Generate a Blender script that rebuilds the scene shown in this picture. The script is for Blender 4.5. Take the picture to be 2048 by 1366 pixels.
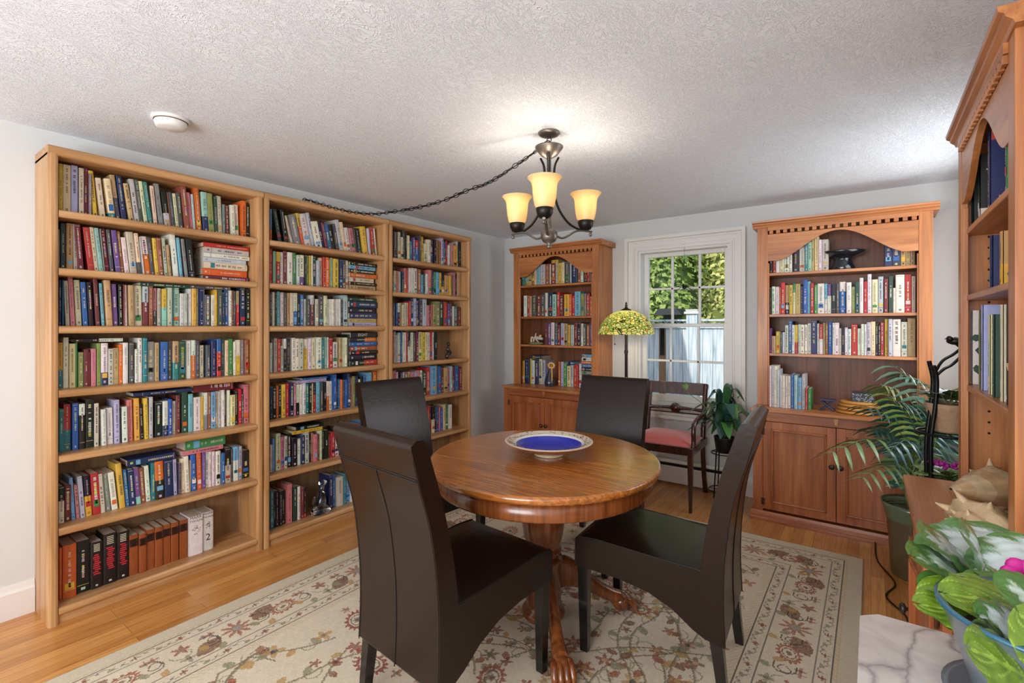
import bpy, bmesh, math, random
import numpy as np
from mathutils import Vector, Matrix
PI = math.pi
for o in list(bpy.data.objects): bpy.data.objects.remove(o)
SC = bpy.context.scene
COL = SC.collection
rnd = random.Random(7)

# ------------------------------------------------------------------ camera, exposure
TH = math.radians(36.23)
FPX = 980.0
HC = 1.33
cam = bpy.data.cameras.new('camera')
cam.sensor_width = 36; cam.lens = FPX / 2048 * 36
cam.shift_y = -(683 - 652) / 2048
cam.clip_start = 0.05; cam.clip_end = 100
camo = bpy.data.objects.new('camera', cam); COL.objects.link(camo)
camo.location = (0, 0, HC); camo.rotation_euler = (PI / 2, 0, TH)
SC.camera = camo
SC.view_settings.view_transform = 'Standard'
SC.view_settings.look = 'None'
SC.view_settings.exposure = 0.10
SC.view_settings.gamma = 1
SC.view_settings.use_curve_mapping = False
SC.cycles.use_denoising = True
SC.cycles.max_bounces = 8; SC.cycles.diffuse_bounces = 5; SC.cycles.glossy_bounces = 4
SC.cycles.transmission_bounces = 6; SC.cycles.transparent_max_bounces = 10
SC.cycles.sample_clamp_indirect = 6; SC.cycles.caustics_reflective = False; SC.cycles.caustics_refractive = False

# ------------------------------------------------------------------ sky, sun, daylight fill lamps
wd = bpy.data.worlds.new('sky'); SC.world = wd; wd.use_nodes = True
nt = wd.node_tree; nt.nodes.clear()
sky = nt.nodes.new('ShaderNodeTexSky'); sky.sky_type = 'NISHITA'; sky.sun_disc = False
sky.sun_elevation = math.radians(42); sky.sun_rotation = math.radians(190)
bg = nt.nodes.new('ShaderNodeBackground'); bg.inputs[1].default_value = 0.22
wo = nt.nodes.new('ShaderNodeOutputWorld')
nt.links.new(sky.outputs[0], bg.inputs[0]); nt.links.new(bg.outputs[0], wo.inputs[0])

def light(name, kind, loc, energy, color=(1, 1, 1), direction=None, size=None, size_y=None, radius=None, spread=None):
    l = bpy.data.lights.new(name, kind); l.energy = energy; l.color = color
    if kind == 'AREA':
        l.shape = 'RECTANGLE'; l.size = size; l.size_y = size_y or size
        if spread: l.spread = spread
    if radius is not None: l.shadow_soft_size = radius
    o = bpy.data.objects.new(name, l); COL.objects.link(o); o.location = loc
    if direction is not None:
        o.rotation_euler = Vector(direction).to_track_quat('-Z', 'Y').to_euler()
    return o
sun = light('sun', 'SUN', (0, -5, 9), 2.6, (1, .96, .88), (.18, 1, -.72)); sun.data.angle = math.radians(.6)
# added area lamps in front of closed panes, standing in for window daylight
light('daylight_fill_front', 'AREA', (-.9, -1.62, 1.45), 120, (.95, .975, 1.0), (-.05, 1, .16), 2.3, 1.35)
light('daylight_fill_front_left', 'AREA', (-2.55, -1.62, 1.5), 11, (.95, .97, 1.0), (0, 1, 0), .9, 1.2)
light('daylight_fill_side', 'AREA', (.535, 3.3, 1.45), 21, (.95, .98, 1.0), (-1, -.05, -.05), 1.1, 1.3)

def at(px, py, fwd):
    """world point seen at pixel (px, py) of the 2048x1366 frame, fwd metres ahead of the camera"""
    a = (px - 1024) / FPX * fwd
    return Vector((-math.sin(TH) * fwd + math.cos(TH) * a, math.cos(TH) * fwd + math.sin(TH) * a, HC - (py - 652) / FPX * fwd))

# ------------------------------------------------------------------ mesh building helpers
class MB:
    def __init__(s): s.v = []; s.f = []; s.m = []; s.c = []; s.sm = []
    def add(s, vs, fs, mi=0, col=None, smooth=False):
        n = len(s.v); s.v += [tuple(v) for v in vs]
        for f in fs:
            s.f.append([n + i for i in f]); s.m.append(mi); s.c.append(col); s.sm.append(smooth)
        return s
    def box(s, x0, x1, y0, y1, z0, z1, mi=0, col=None):
        vs = [(x, y, z) for z in (z0, z1) for y in (y0, y1) for x in (x0, x1)]
        return s.add(vs, [(0, 2, 3, 1), (4, 5, 7, 6), (0, 1, 5, 4), (1, 3, 7, 5), (3, 2, 6, 7), (2, 0, 4, 6)], mi, col)
    def prism(s, pts, a0, a1, axis='y', mi=0, col=None, smooth=False):
        """polygon pts (2D) extruded along an axis: 'y': pts are (x,z); 'x': pts are (y,z); 'z': pts are (x,y)"""
        def P(p, a): return {'y': (p[0], a, p[1]), 'x': (a, p[0], p[1]), 'z': (p[0], p[1], a)}[axis]
        n = len(pts); vs = [P(p, a0) for p in pts] + [P(p, a1) for p in pts]
        fs = [(i, (i + 1) % n, n + (i + 1) % n, n + i) for i in range(n)]
        s.add(vs, fs, mi, col, smooth)
        s.add(vs, [tuple(range(n)), tuple(range(2 * n - 1, n - 1, -1))], mi, col)
        return s
    def lathe(s, prof, c=(0, 0, 0), n=32, mi=0, col=None, smooth=True, sx=1, sy=1, caps=True):
        vs = []
        for r, z in prof:
            for k in range(n):
                a = 2 * PI * k / n; vs.append((c[0] + r * math.cos(a) * sx, c[1] + r * math.sin(a) * sy, c[2] + z))
        fs = []
        for i in range(len(prof) - 1):
            for k in range(n):
                fs.append((i * n + k, i * n + (k + 1) % n, (i + 1) * n + (k + 1) % n, (i + 1) * n + k))
        s.add(vs, fs, mi, col, smooth)
        if caps:
            e = []
            if prof[0][0] > 1e-4: e.append(tuple(range(n - 1, -1, -1)))
            if prof[-1][0] > 1e-4: e.append(tuple((len(prof) - 1) * n + k for k in range(n)))
            if e: s.add(vs, e, mi, col)
        return s
    def tube(s, path, r, n=8, mi=0, col=None, closed=False, flat=1.0, up=(0, 0, 1)):
        P = [Vector(p) for p in path]; m = len(P); vs = []
        R = r if isinstance(r, (list, tuple)) else [r] * m
        up = Vector(up); prev = None
        for i in range(m):
            if closed: t = P[(i + 1) % m] - P[i - 1]
            else: t = P[min(i + 1, m - 1)] - P[max(i - 1, 0)]
            if t.length < 1e-9: t = Vector((0, 0, 1))
            t.normalize()
            if prev is None:
                a = t.cross(up)
                if a.length < 1e-3: a = t.cross(Vector((1, 0, 0)))
                a.normalize()
            else:
                a = prev - t * prev.dot(t)
                if a.length < 1e-6: a = t.cross(up)
                a.normalize()
            prev = a; b = t.cross(a)
            for k in range(n):
                w = 2 * PI * k / n; vs.append(P[i] + a * (R[i] * math.cos(w)) + b * (R[i] * flat * math.sin(w)))
        fs = []
        for i in range(m if closed else m - 1):
            j = (i + 1) % m
            for k in range(n): fs.append((i * n + k, i * n + (k + 1) % n, j * n + (k + 1) % n, j * n + k))
        s.add(vs, fs, mi, col, True)
        if not closed: s.add(vs, [tuple(range(n - 1, -1, -1)), tuple((m - 1) * n + k for k in range(n))], mi, col)
        return s
    def ball(s, c, r, n=12, m=8, mi=0, col=None):
        rx, ry, rz = r if isinstance(r, (tuple, list)) else (r, r, r)
        vs = [(c[0], c[1], c[2] - rz)]
        for i in range(1, m):
            p = -PI / 2 + PI * i / m
            for k in range(n):
                a = 2 * PI * k / n; vs.append((c[0] + rx * math.cos(p) * math.cos(a), c[1] + ry * math.cos(p) * math.sin(a), c[2] + rz * math.sin(p)))
        vs.append((c[0], c[1], c[2] + rz)); fs = []
        for k in range(n):
            fs.append((0, 1 + (k + 1) % n, 1 + k)); fs.append((len(vs) - 1, 1 + (m - 2) * n + k, 1 + (m - 2) * n + (k + 1) % n))
        for i in range(m - 2):
            for k in range(n):
                a = 1 + i * n; fs.append((a + k, a + (k + 1) % n, a + n + (k + 1) % n, a + n + k))
        return s.add(vs, fs, mi, col, True)
    def xf(s, M):
        s.v = [tuple(M @ Vector(v)) for v in s.v]; return s
    def merge(s, o, M=None):
        n = len(s.v); s.v += [tuple(M @ Vector(v)) for v in o.v] if M is not None else o.v
        s.f += [[n + i for i in f] for f in o.f]; s.m += o.m; s.c += o.c; s.sm += o.sm; return s
    def build(s, name, mats, parent=None, world=False, bevel=0, seg=2, label=None, kind=None, fix=True, sub=0):
        """ONE mesh object. Vertices are in the parent's frame unless world=True."""
        vs = s.v
        if world and parent is not None:
            M = frame_of(parent).inverted(); vs = [tuple(M @ Vector(v)) for v in vs]
        me = bpy.data.meshes.new(name); me.from_pydata(vs, [], s.f)
        if not isinstance(mats, (list, tuple)): mats = [mats]
        for m in mats: me.materials.append(m)
        me.polygons.foreach_set('material_index', s.m)
        me.polygons.foreach_set('use_smooth', s.sm)
        if any(c is not None for c in s.c):
            at_ = me.color_attributes.new('col', 'FLOAT_COLOR', 'CORNER')
            buf = []
            for p, c in zip(s.f, s.c):
                c = c or (.5, .5, .5); buf += [c[0], c[1], c[2], 1.0] * len(p)
            at_.data.foreach_set('color', buf)
        if fix:
            bm = bmesh.new(); bm.from_mesh(me); bmesh.ops.recalc_face_normals(bm, faces=bm.faces); bm.to_mesh(me); bm.free()
        o = bpy.data.objects.new(name, me); COL.objects.link(o)
        if parent is not None: o.parent = parent
        if bevel:
            b = o.modifiers.new('bevel', 'BEVEL'); b.width = bevel; b.segments = seg; b.limit_method = 'ANGLE'; b.angle_limit = math.radians(38)
            b.harden_normals = False
        if sub:
            u = o.modifiers.new('sub', 'SUBSURF'); u.levels = sub; u.render_levels = sub
        if label: o['label'] = label
        if kind: o['kind'] = kind
        return o
def frame_of(o):
    M = Matrix.LocRotScale(o.location, o.rotation_euler, None)
    return frame_of(o.parent) @ M if o.parent else M
def thing(name, label, cat, loc=(0, 0, 0), rotz=0, group=None):
    o = bpy.data.objects.new(name, None); COL.objects.link(o); o.empty_display_size = .05
    o.location = loc; o.rotation_euler = (0, 0, rotz); o['label'] = label; o['category'] = cat
    if group: o['group'] = group
    return o
def tag(o, label, cat, group=None, kind=None):
    o['label'] = label; o['category'] = cat
    if group: o['group'] = group
    if kind: o['kind'] = kind
    return o
def struct(name, mb, m, bevel=0, parent=None):
    o = mb.build(name, m, parent, bevel=bevel)
    if parent is None: o['kind'] = 'structure'
    return o
def bez(pts, n=12):
    """Catmull-Rom through the points"""
    P = [Vector(p) for p in pts]; P = [P[0] * 2 - P[1]] + P + [P[-1] * 2 - P[-2]]; out = []
    for i in range(1, len(P) - 2):
        for k in range(n):
            t = k / n; a, b, c, d = P[i - 1], P[i], P[i + 1], P[i + 2]
            out.append(.5 * ((2 * b) + (c - a) * t + (2 * a - 5 * b + 4 * c - d) * t * t + (-a + 3 * b - 3 * c + d) * t ** 3))
    out.append(P[-2]); return out
def lin(c):
    return tuple(x / 12.92 if x <= .04045 else ((x + .055) / 1.055) ** 2.4 for x in c[:3])
def rgb(r, g, b): return lin((r / 255, g / 255, b / 255))

# ------------------------------------------------------------------ materials
def newmat(name):
    m = bpy.data.materials.new(name); m.use_nodes = True; t = m.node_tree
    b = t.nodes['Principled BSDF']; return m, t, b
def N(t, kind, **kw):
    n = t.nodes.new(kind)
    for k, v in kw.items(): setattr(n, k, v)
    return n
def setc(n, i, v): n.inputs[i].default_value = v
def flat(name, c, rough=.5, metal=0, coat=0, spec=None, emit=None, es=0, bump=None, trans=0):
    m, t, b = newmat(name); setc(b, 'Base Color', (*c, 1)); setc(b, 'Roughness', rough); setc(b, 'Metallic', metal)
    if coat: setc(b, 'Coat Weight', coat); setc(b, 'Coat Roughness', .12)
    if spec is not None: setc(b, 'Specular IOR Level', spec)
    if emit: setc(b, 'Emission Color', (*emit, 1)); setc(b, 'Emission Strength', es)
    if trans: setc(b, 'Transmission Weight', trans)
    if bump:
        tc = N(t, 'ShaderNodeTexCoord'); nz = N(t, 'ShaderNodeTexNoise'); setc(nz, 'Scale', bump[0]); setc(nz, 'Detail', 4)
        bp = N(t, 'ShaderNodeBump'); setc(bp, 'Strength', bump[1]); setc(bp, 'Distance', bump[2])
        t.links.new(tc.outputs['Object'], nz.inputs['Vector']); t.links.new(nz.outputs[0], bp.inputs['Height']); t.links.new(bp.outputs[0], b.inputs['Normal'])
    return m
def ramp(t, stops):
    r = N(t, 'ShaderNodeValToRGB'); e = r.color_ramp.elements
    while len(e) > 1: e.remove(e[-1])
    e[0].position = stops[0][0]; e[0].color = (*stops[0][1], 1)
    for p, c in stops[1:]:
        x = e.new(p); x.color = (*c, 1)
    return r
def mixc(t, a, b, fac, mode='MIX'):
    n = N(t, 'ShaderNodeMix', data_type='RGBA', blend_type=mode)
    def put(sock, v):
        if isinstance(v, (int, float)): sock.default_value = v
        elif isinstance(v, tuple): sock.default_value = (*v, 1)
        else: t.links.new(v, sock)
    put(n.inputs[0], fac); put(n.inputs[6], a); put(n.inputs[7], b); return n.outputs[2]
def wood(name, dark, mid, light_, axis='z', rough=.4, coat=.2, knots=0, scale=1.0, strong=.5, bumpy=.15):
    m, t, b = newmat(name); tc = N(t, 'ShaderNodeTexCoord'); mp = N(t, 'ShaderNodeMapping')
    sc = {'x': (.7, 9, 9), 'y': (9, .7, 9), 'z': (9, 9, .7)}[axis]; mp.inputs['Scale'].default_value = tuple(v * scale for v in sc)
    t.links.new(tc.outputs['Object'], mp.inputs[0])
    n1 = N(t, 'ShaderNodeTexNoise'); setc(n1, 'Scale', 1.6); setc(n1, 'Detail', 5); setc(n1, 'Distortion', 1.2)
    t.links.new(mp.outputs[0], n1.inputs['Vector'])
    r1 = ramp(t, [(.28, dark), (.5, mid), (.72, light_)]); t.links.new(n1.outputs[0], r1.inputs[0])
    mp2 = N(t, 'ShaderNodeMapping'); sc2 = {'x': (3, 110, 110), 'y': (110, 3, 110), 'z': (110, 110, 3)}[axis]; mp2.inputs['Scale'].default_value = sc2
    t.links.new(tc.outputs['Object'], mp2.inputs[0])
    n2 = N(t, 'ShaderNodeTexNoise'); setc(n2, 'Scale', 1.0); setc(n2, 'Detail', 2); t.links.new(mp2.outputs[0], n2.inputs['Vector'])
    r2 = ramp(t, [(.3, (.62, .58, .55)), (.55, (1, 1, 1))]); t.links.new(n2.outputs[0], r2.inputs[0])
    c = mixc(t, r1.outputs[0], r2.outputs[0], strong, 'MULTIPLY')
    if knots:
        vo = N(t, 'ShaderNodeTexVoronoi'); setc(vo, 'Scale', knots); mp3 = N(t, 'ShaderNodeMapping')
        mp3.inputs['Scale'].default_value = {'x': (.55, 1, 1), 'y': (1, .55, 1), 'z': (1, 1, .55)}[axis]
        t.links.new(tc.outputs['Object'], mp3.inputs[0]); t.links.new(mp3.outputs[0], vo.inputs['Vector'])
        rk = ramp(t, [(0, (1, 1, 1)), (.045, (.85, .85, .85)), (.10, (0, 0, 0))]); t.links.new(vo.outputs['Distance'], rk.inputs[0])
        c = mixc(t, c, tuple(x * .22 for x in dark), rk.outputs[0])
    t.links.new(c, b.inputs['Base Color']); setc(b, 'Roughness', rough); setc(b, 'Coat Weight', coat); setc(b, 'Coat Roughness', .2)
    bp = N(t, 'ShaderNodeBump'); setc(bp, 'Strength', bumpy); setc(bp, 'Distance', .001); t.links.new(n2.outputs[0], bp.inputs['Height']); t.links.new(bp.outputs[0], b.inputs['Normal'])
    return m
def attrmat(name, rough=.55, coat=0, noise=.12, scale=60):
    m, t, b = newmat(name); a = N(t, 'ShaderNodeAttribute', attribute_name='col'); tc = N(t, 'ShaderNodeTexCoord')
    nz = N(t, 'ShaderNodeTexNoise'); setc(nz, 'Scale', scale); setc(nz, 'Detail', 3); t.links.new(tc.outputs['Object'], nz.inputs['Vector'])
    r = ramp(t, [(.3, (1 - noise,) * 3), (.7, (1, 1, 1))]); t.links.new(nz.outputs[0], r.inputs[0])
    c = mixc(t, a.outputs['Color'], r.outputs[0], 1.0, 'MULTIPLY'); t.links.new(c, b.inputs['Base Color'])
    setc(b, 'Roughness', rough)
    if coat: setc(b, 'Coat Weight', coat); setc(b, 'Coat Roughness', .15)
    return m
oak = {a: wood('oak_' + a, rgb(160, 112, 66), rgb(190, 142, 92), rgb(208, 164, 116), a, .42, .15) for a in 'yz'}
oak['x'] = wood('oak_x', rgb(160, 112, 66), rgb(190, 142, 92), rgb(208, 164, 116), 'x', .42, .15)
oakback = wood('oak_back_board', rgb(120, 92, 62), rgb(140, 108, 74), rgb(155, 122, 86), 'z', .6, 0)
pine = {a: wood('pine_' + a, rgb(148, 88, 46), rgb(182, 114, 63), rgb(198, 134, 79), a, .4, .2, knots=3.0) for a in 'xyz'}
pineb = {a: wood('pine_base_' + a, rgb(130, 68, 34), rgb(164, 92, 50), rgb(180, 110, 64), a, .38, .25, knots=2.6) for a in 'xz'}
pinedark = wood('pine_groove', rgb(96, 54, 30), rgb(122, 70, 42), rgb(136, 82, 50), 'z', .5, .1)
tableoak = wood('golden_oak_top', rgb(132, 72, 24), rgb(178, 106, 42), rgb(200, 128, 58), 'x', .2, .9, scale=3.6, strong=.75)
tableoakz = wood('golden_oak_pedestal', rgb(92, 46, 18), rgb(126, 68, 30), rgb(148, 86, 44), 'z', .25, .5, scale=1.6, strong=.6)
mahog = wood('dark_mahogany', rgb(36, 16, 10), rgb(62, 28, 18), rgb(84, 42, 28), 'z', .25, .5)
leather, t_, b_ = newmat('dark_brown_leather')
setc(b_, 'Base Color', (*rgb(31, 19, 13), 1)); setc(b_, 'Roughness', .27); setc(b_, 'Specular IOR Level', .36); setc(b_, 'Coat Weight', .0); setc(b_, 'Coat Roughness', .3)
_tc = N(t_, 'ShaderNodeTexCoord'); _vo = N(t_, 'ShaderNodeTexNoise'); setc(_vo, 'Scale', 26); setc(_vo, 'Detail', 7); setc(_vo, 'Distortion', 1.0)
_bp = N(t_, 'ShaderNodeBump'); setc(_bp, 'Strength', .35); setc(_bp, 'Distance', .0018)
t_.links.new(_tc.outputs['Object'], _vo.inputs['Vector']); t_.links.new(_vo.outputs[0], _bp.inputs['Height']); t_.links.new(_bp.outputs[0], b_.inputs['Normal'])
stitch = flat('brown_stitching', rgb(22, 15, 12), .6)
blackleg = flat('black_lacquered_leg', rgb(16, 14, 14), .25, coat=.4)
whitepaint = flat('white_trim_paint', rgb(228, 226, 222), .35)
wallpaint = flat('pale_wall_paint', rgb(212, 214, 213), .75, bump=(90, .05, .002))
black = flat('black_iron', rgb(20, 20, 21), .4, .6)
bronze = flat('dark_bronze', rgb(44, 40, 38), .38, .7)
pewter = flat('brushed_pewter', rgb(120, 112, 104), .38, .75)
plasticw = flat('white_plastic', rgb(232, 230, 226), .4)
bookmat = attrmat('book_cover_paper', .5, noise=.15, scale=45)
paintmat = attrmat('painted_ceramic', .25, .4, noise=.08, scale=30)
mattemat = attrmat('matte_painted', .6, 0, noise=.12, scale=40)
glass, t_, b_ = newmat('window_glass'); t_.nodes.remove(b_)
_tr = N(t_, 'ShaderNodeBsdfTransparent'); _gl = N(t_, 'ShaderNodeBsdfGlossy'); setc(_gl, 'Roughness', .02); _mx = N(t_, 'ShaderNodeMixShader'); setc(_mx, 0, .003)
t_.links.new(_tr.outputs[0], _mx.inputs[1]); t_.links.new(_gl.outputs[0], _mx.inputs[2]); t_.links.new(_mx.outputs[0], t_.nodes['Material Output'].inputs[0])
# ------------------------------------------------------------------ the room
XL, XR, YB, YF, ZC = -3.16, .55, 4.18, -1.7, 2.26
fl, t, b = newmat('oak_strip_floor')
tc = N(t, 'ShaderNodeTexCoord'); mp = N(t, 'ShaderNodeMapping'); mp.inputs['Rotation'].default_value = (0, 0, PI / 2)
t.links.new(tc.outputs['Object'], mp.inputs[0])
br = N(t, 'ShaderNodeTexBrick'); br.offset = .37; br.offset_frequency = 3; setc(br, 'Scale', 1); setc(br, 'Brick Width', .74); setc(br, 'Row Height', .0575)
setc(br, 'Mortar Size', .0009); setc(br, 'Bias', 0); setc(br, 'Color1', (*rgb(186, 124, 62), 1)); setc(br, 'Color2', (*rgb(218, 158, 88), 1)); setc(br, 'Mortar', (*rgb(120, 74, 36), 1))
t.links.new(mp.outputs[0], br.inputs['Vector'])
mp2 = N(t, 'ShaderNodeMapping'); mp2.inputs['Scale'].default_value = (34, 1.6, 1); t.links.new(tc.outputs['Object'], mp2.inputs[0])
nz = N(t, 'ShaderNodeTexNoise'); setc(nz, 'Scale', 1.6); setc(nz, 'Detail', 6); setc(nz, 'Distortion', 1.6); t.links.new(mp2.outputs[0], nz.inputs['Vector'])
r1 = ramp(t, [(.32, (.66, .56, .46)), (.52, (.95, .93, .9)), (.7, (1.0, 1.0, 1.0))]); t.links.new(nz.outputs[0], r1.inputs[0])
t.links.new(mixc(t, br.outputs[0], r1.outputs[0], .8, 'MULTIPLY'), b.inputs['Base Color']); setc(b, 'Roughness', .3); setc(b, 'Coat Weight', .3); setc(b, 'Coat Roughness', .2)
struct('floor', MB().box(XL - .1, XR + .1, YF - .1, YB + .1, -.1, 0), fl)
ce, t, b = newmat('brushed_texture_ceiling'); setc(b, 'Base Color', (*rgb(234, 240, 248), 1)); setc(b, 'Roughness', .85)
tc = N(t, 'ShaderNodeTexCoord'); nd = N(t, 'ShaderNodeTexNoise'); setc(nd, 'Scale', 3.2); setc(nd, 'Detail', 2); t.links.new(tc.outputs['Object'], nd.inputs['Vector'])
ad = mixc(t, tc.outputs['Object'], nd.outputs['Color'], .22, 'ADD')
mp = N(t, 'ShaderNodeMapping'); mp.inputs['Scale'].default_value = (78, 40, 1); mp.inputs['Rotation'].default_value = (0, 0, .7); t.links.new(ad, mp.inputs[0])
n1 = N(t, 'ShaderNodeTexNoise'); setc(n1, 'Scale', 1.0); setc(n1, 'Detail', 2.5); setc(n1, 'Distortion', 1.4); t.links.new(mp.outputs[0], n1.inputs['Vector'])
r1 = ramp(t, [(.44, (0, 0, 0)), (.5, (1, 1, 1)), (.56, (0, 0, 0))]); t.links.new(n1.outputs[0], r1.inputs[0])
bp = N(t, 'ShaderNodeBump'); setc(bp, 'Strength', .6); setc(bp, 'Distance', .004); t.links.new(r1.outputs[0], bp.inputs['Height']); t.links.new(bp.outputs[0], b.inputs['Normal'])
struct('ceiling', MB().box(XL - .1, XR + .1, YF - .1, YB + .1, ZC, ZC + .1), ce)
struct('wall_left', MB().box(XL - .12, XL, YF - .1, YB + .12, 0, ZC), wallpaint)
struct('wall_front', MB().box(XL, XR, YF - .12, YF, 0, ZC), wallpaint)
struct('wall_right', MB().box(XR, XR + .12, YF - .1, YB + .12, 0, ZC), wallpaint)
# back wall with the window opening
WX0, WX1, WZ0, WZ1 = -1.665, -.905, .66, 1.99
w = MB(); T = .14
w.box(XL, WX0, YB, YB + T, 0, ZC).box(WX1, XR, YB, YB + T, 0, ZC).box(WX0, WX1, YB, YB + T, 0, WZ0).box(WX0, WX1, YB, YB + T, WZ1, ZC)
struct('wall_back', w, wallpaint)
# window_1: casing, jamb, sashes with muntins, panes
win = bpy.data.objects.new('window_1', None); COL.objects.link(win); win.location = ((WX0 + WX1) / 2, YB, WZ0); win['kind'] = 'structure'
c = MB(); CW = .118
def frame_strip(mb, x0, x1, z0, z1, w0, w1, y0, y1, bottom=True):
    """rectangular picture-frame strip between offsets w0..w1 outside the opening, mitred"""
    o = [(x0 - w1, z0 - w1), (x1 + w1, z0 - w1), (x1 + w1, z1 + w1), (x0 - w1, z1 + w1)]; i = [(x0 - w0, z0 - w0), (x1 + w0, z0 - w0), (x1 + w0, z1 + w0), (x0 - w0, z1 + w0)]
    for k in ((0, 1, 2, 3) if bottom else (1, 2, 3)):
        a, b2, c2, d = o[k], o[(k + 1) % 4], i[(k + 1) % 4], i[k]; mb.prism([a, b2, c2, d], y0, y1, 'y')
frame_strip(c, WX0, WX1, WZ0, WZ1, 0, .105, YB - .018, YB + .002)
frame_strip(c, WX0, WX1, WZ0, WZ1, .090, .118, YB - .044, YB - .016)
frame_strip(c, WX0, WX1, WZ0, WZ1, .030, .036, YB - .024, YB - .016)
frame_strip(c, WX0, WX1, WZ0, WZ1, .0, .02, YB - .026, YB - .016)
frame_strip(c, WX0, WX1, WZ0, WZ1, .070, .085, YB - .026, YB - .016)
c.build('window_casing', whitepaint, win, world=True, bevel=.003)
j = MB(); frame_strip(j, WX0, WX1, WZ0, WZ1, -.02, 0, YB - .01, YB + T); j.build('window_jamb', whitepaint, win, world=True)
MB().box(WX0 - .13, WX1 + .13, YB - .05, YB + .04, WZ0 - .03, WZ0 - .005).build('window_sill', whitepaint, win, world=True, bevel=.004)
def sash(x0, x1, z0, z1, y, st, top, bot, mx, mz, name):
    s = MB(); s.box(x0, x0 + st, y, y + .035, z0, z1).box(x1 - st, x1, y, y + .035, z0, z1).box(x0 + st, x1 - st, y, y + .035, z1 - top, z1).box(x0 + st, x1 - st, y, y + .035, z0, z0 + bot)
    so = s.build(name, whitepaint, win, world=True, bevel=.003)
    g = MB()
    for x in mx: g.box(x - .009, x + .009, y + .006, y + .03, z0 + bot, z1 - top)
    for z in mz: g.box(x0 + st, x1 - st, y + .006, y + .03, z - .009, z + .009)
    g.build('muntins', whitepaint, so, world=True, bevel=.002)
    MB().box(x0 + st, x1 - st, y + .016, y + .019, z0 + bot, z1 - top).build('pane', glass, so, world=True)
sash(-1.645, -.925, 1.322, 1.97, YB + .075, .04, .035, .03, (-1.395, -1.165), (1.655,), 'upper_sash')
sash(-1.645, -.925, .68, 1.352, YB + .035, .04, .03, .055, (-1.395, -1.165), (1.03,), 'lower_sash')
# baseboards
bbp = [(0, 0), (.016, 0), (.016, .115), (.010, .128), (.006, .150), (0, .150)]
def baseboard(name, mb): struct(name, mb, whitepaint)
baseboard('baseboard_left', MB().prism([(XL + x, z) for x, z in bbp], YF, .529, 'y').prism([(XL + x, z) for x, z in bbp], 3.357, YB, 'y'))
baseboard('baseboard_back', MB().prism([(YB - x, z) for x, z in bbp], XL + .02, -2.856, 'x').prism([(YB - x, z) for x, z in bbp], -1.898, -.68, 'x').prism([(YB - x, z) for x, z in bbp], .322, XR, 'x'))
baseboard('baseboard_right', MB().prism([(XR - x, z) for x, z in bbp], YF, 1.58, 'y').prism([(XR - x, z) for x, z in bbp], 2.52, YB - .02, 'y'))
baseboard('baseboard_front', MB().prism([(YF + x, z) for x, z in bbp], XL + .02, XR - .02, 'x'))
# unseen closed windows added on solid walls, as settings for the fill lamps
darkpane = flat('dim_window_pane', rgb(70, 80, 90), .4)
def added_blind_window(n, x0, x1, y, z0, z1, side):
    r = bpy.data.objects.new('window_%d' % n, None); COL.objects.link(r); r['kind'] = 'structure'  # added frame and closed pane, no opening behind it
    if side == 'front':
        r.location = ((x0 + x1) / 2, y, z0); m = MB(); frame_strip(m, x0, x1, z0, z1, 0, .1, y, y + .02); m.build('window_casing', whitepaint, r, world=True)
        MB().box(x0, x1, y, y + .004, z0, z1).build('pane', darkpane, r, world=True)
    else:
        r.location = (y, (x0 + x1) / 2, z0); m = MB()
        m.box(y - .02, y, x0 - .1, x0, z0 - .1, z1 + .1).box(y - .02, y, x1, x1 + .1, z0 - .1, z1 + .1).box(y - .02, y, x0, x1, z1, z1 + .1).box(y - .02, y, x0, x1, z0 - .1, z0)
        m.build('window_casing', whitepaint, r, world=True); MB().box(y - .004, y, x0, x1, z0, z1).build('pane', darkpane, r, world=True)
added_blind_window(2, -2.05, .25, YF, .78, 2.1, 'front'); added_blind_window(3, -3.0, -2.1 - .12, YF, .9, 2.1, 'front'); added_blind_window(4, 2.78, 3.85, XR, .8, 2.1, 'right')
# hot water baseboard heater under the window
h = thing('baseboard_heater', 'long white baseboard heater under the window behind the armchair', 'heater', (-1.25, YB - .016, 0))
MB().prism([(YB - .016, .02), (YB - .07, .02), (YB - .072, .15), (YB - .066, .155), (YB - .030, .155), (YB - .030, .165), (YB - .060, .178), (YB - .06, .19), (YB - .05, .20), (YB - .016, .20)], -1.83, -.86, 'x').build('housing', whitepaint, h, world=True, bevel=.002)
MB().box(-1.825, -.865, YB - .066, YB - .028, .154, .172).build('damper_slot', black, h, world=True)
MB().box(-.86, -.845, YB - .076, YB - .014, .015, .205).build('end_cap', plasticw, h, world=True, bevel=.003)
MB().box(-1.845, -1.83, YB - .076, YB - .014, .015, .205).build('end_cap', plasticw, h, world=True, bevel=.003)

# ------------------------------------------------------------------ outside
grass = flat('lawn', rgb(92, 110, 58), .9, bump=(40, .5, .02))
struct('ground', MB().box(-14, 12, YB + .14, 24, -.6, -.5), grass)
fm, t, b = newmat('weathered_blue_white_fence'); tc = N(t, 'ShaderNodeTexCoord'); mp = N(t, 'ShaderNodeMapping'); mp.inputs['Scale'].default_value = (40, 40, 2.4)
t.links.new(tc.outputs['Object'], mp.inputs[0]); nz = N(t, 'ShaderNodeTexNoise'); setc(nz, 'Scale', 1); setc(nz, 'Detail', 5); t.links.new(mp.outputs[0], nz.inputs['Vector'])
r = ramp(t, [(.3, rgb(150, 178, 196)), (.5, rgb(212, 224, 230)), (.7, rgb(236, 240, 240))]); t.links.new(nz.outputs[0], r.inputs[0]); t.links.new(r.outputs[0], b.inputs['Base Color']); setc(b, 'Roughness', .8)
FY = 7.2
fence = thing('board_fence', 'weathered pale blue board fence outside the window', 'fence', (-2, FY, -.5))
m = MB(); x = -7.0
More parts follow.
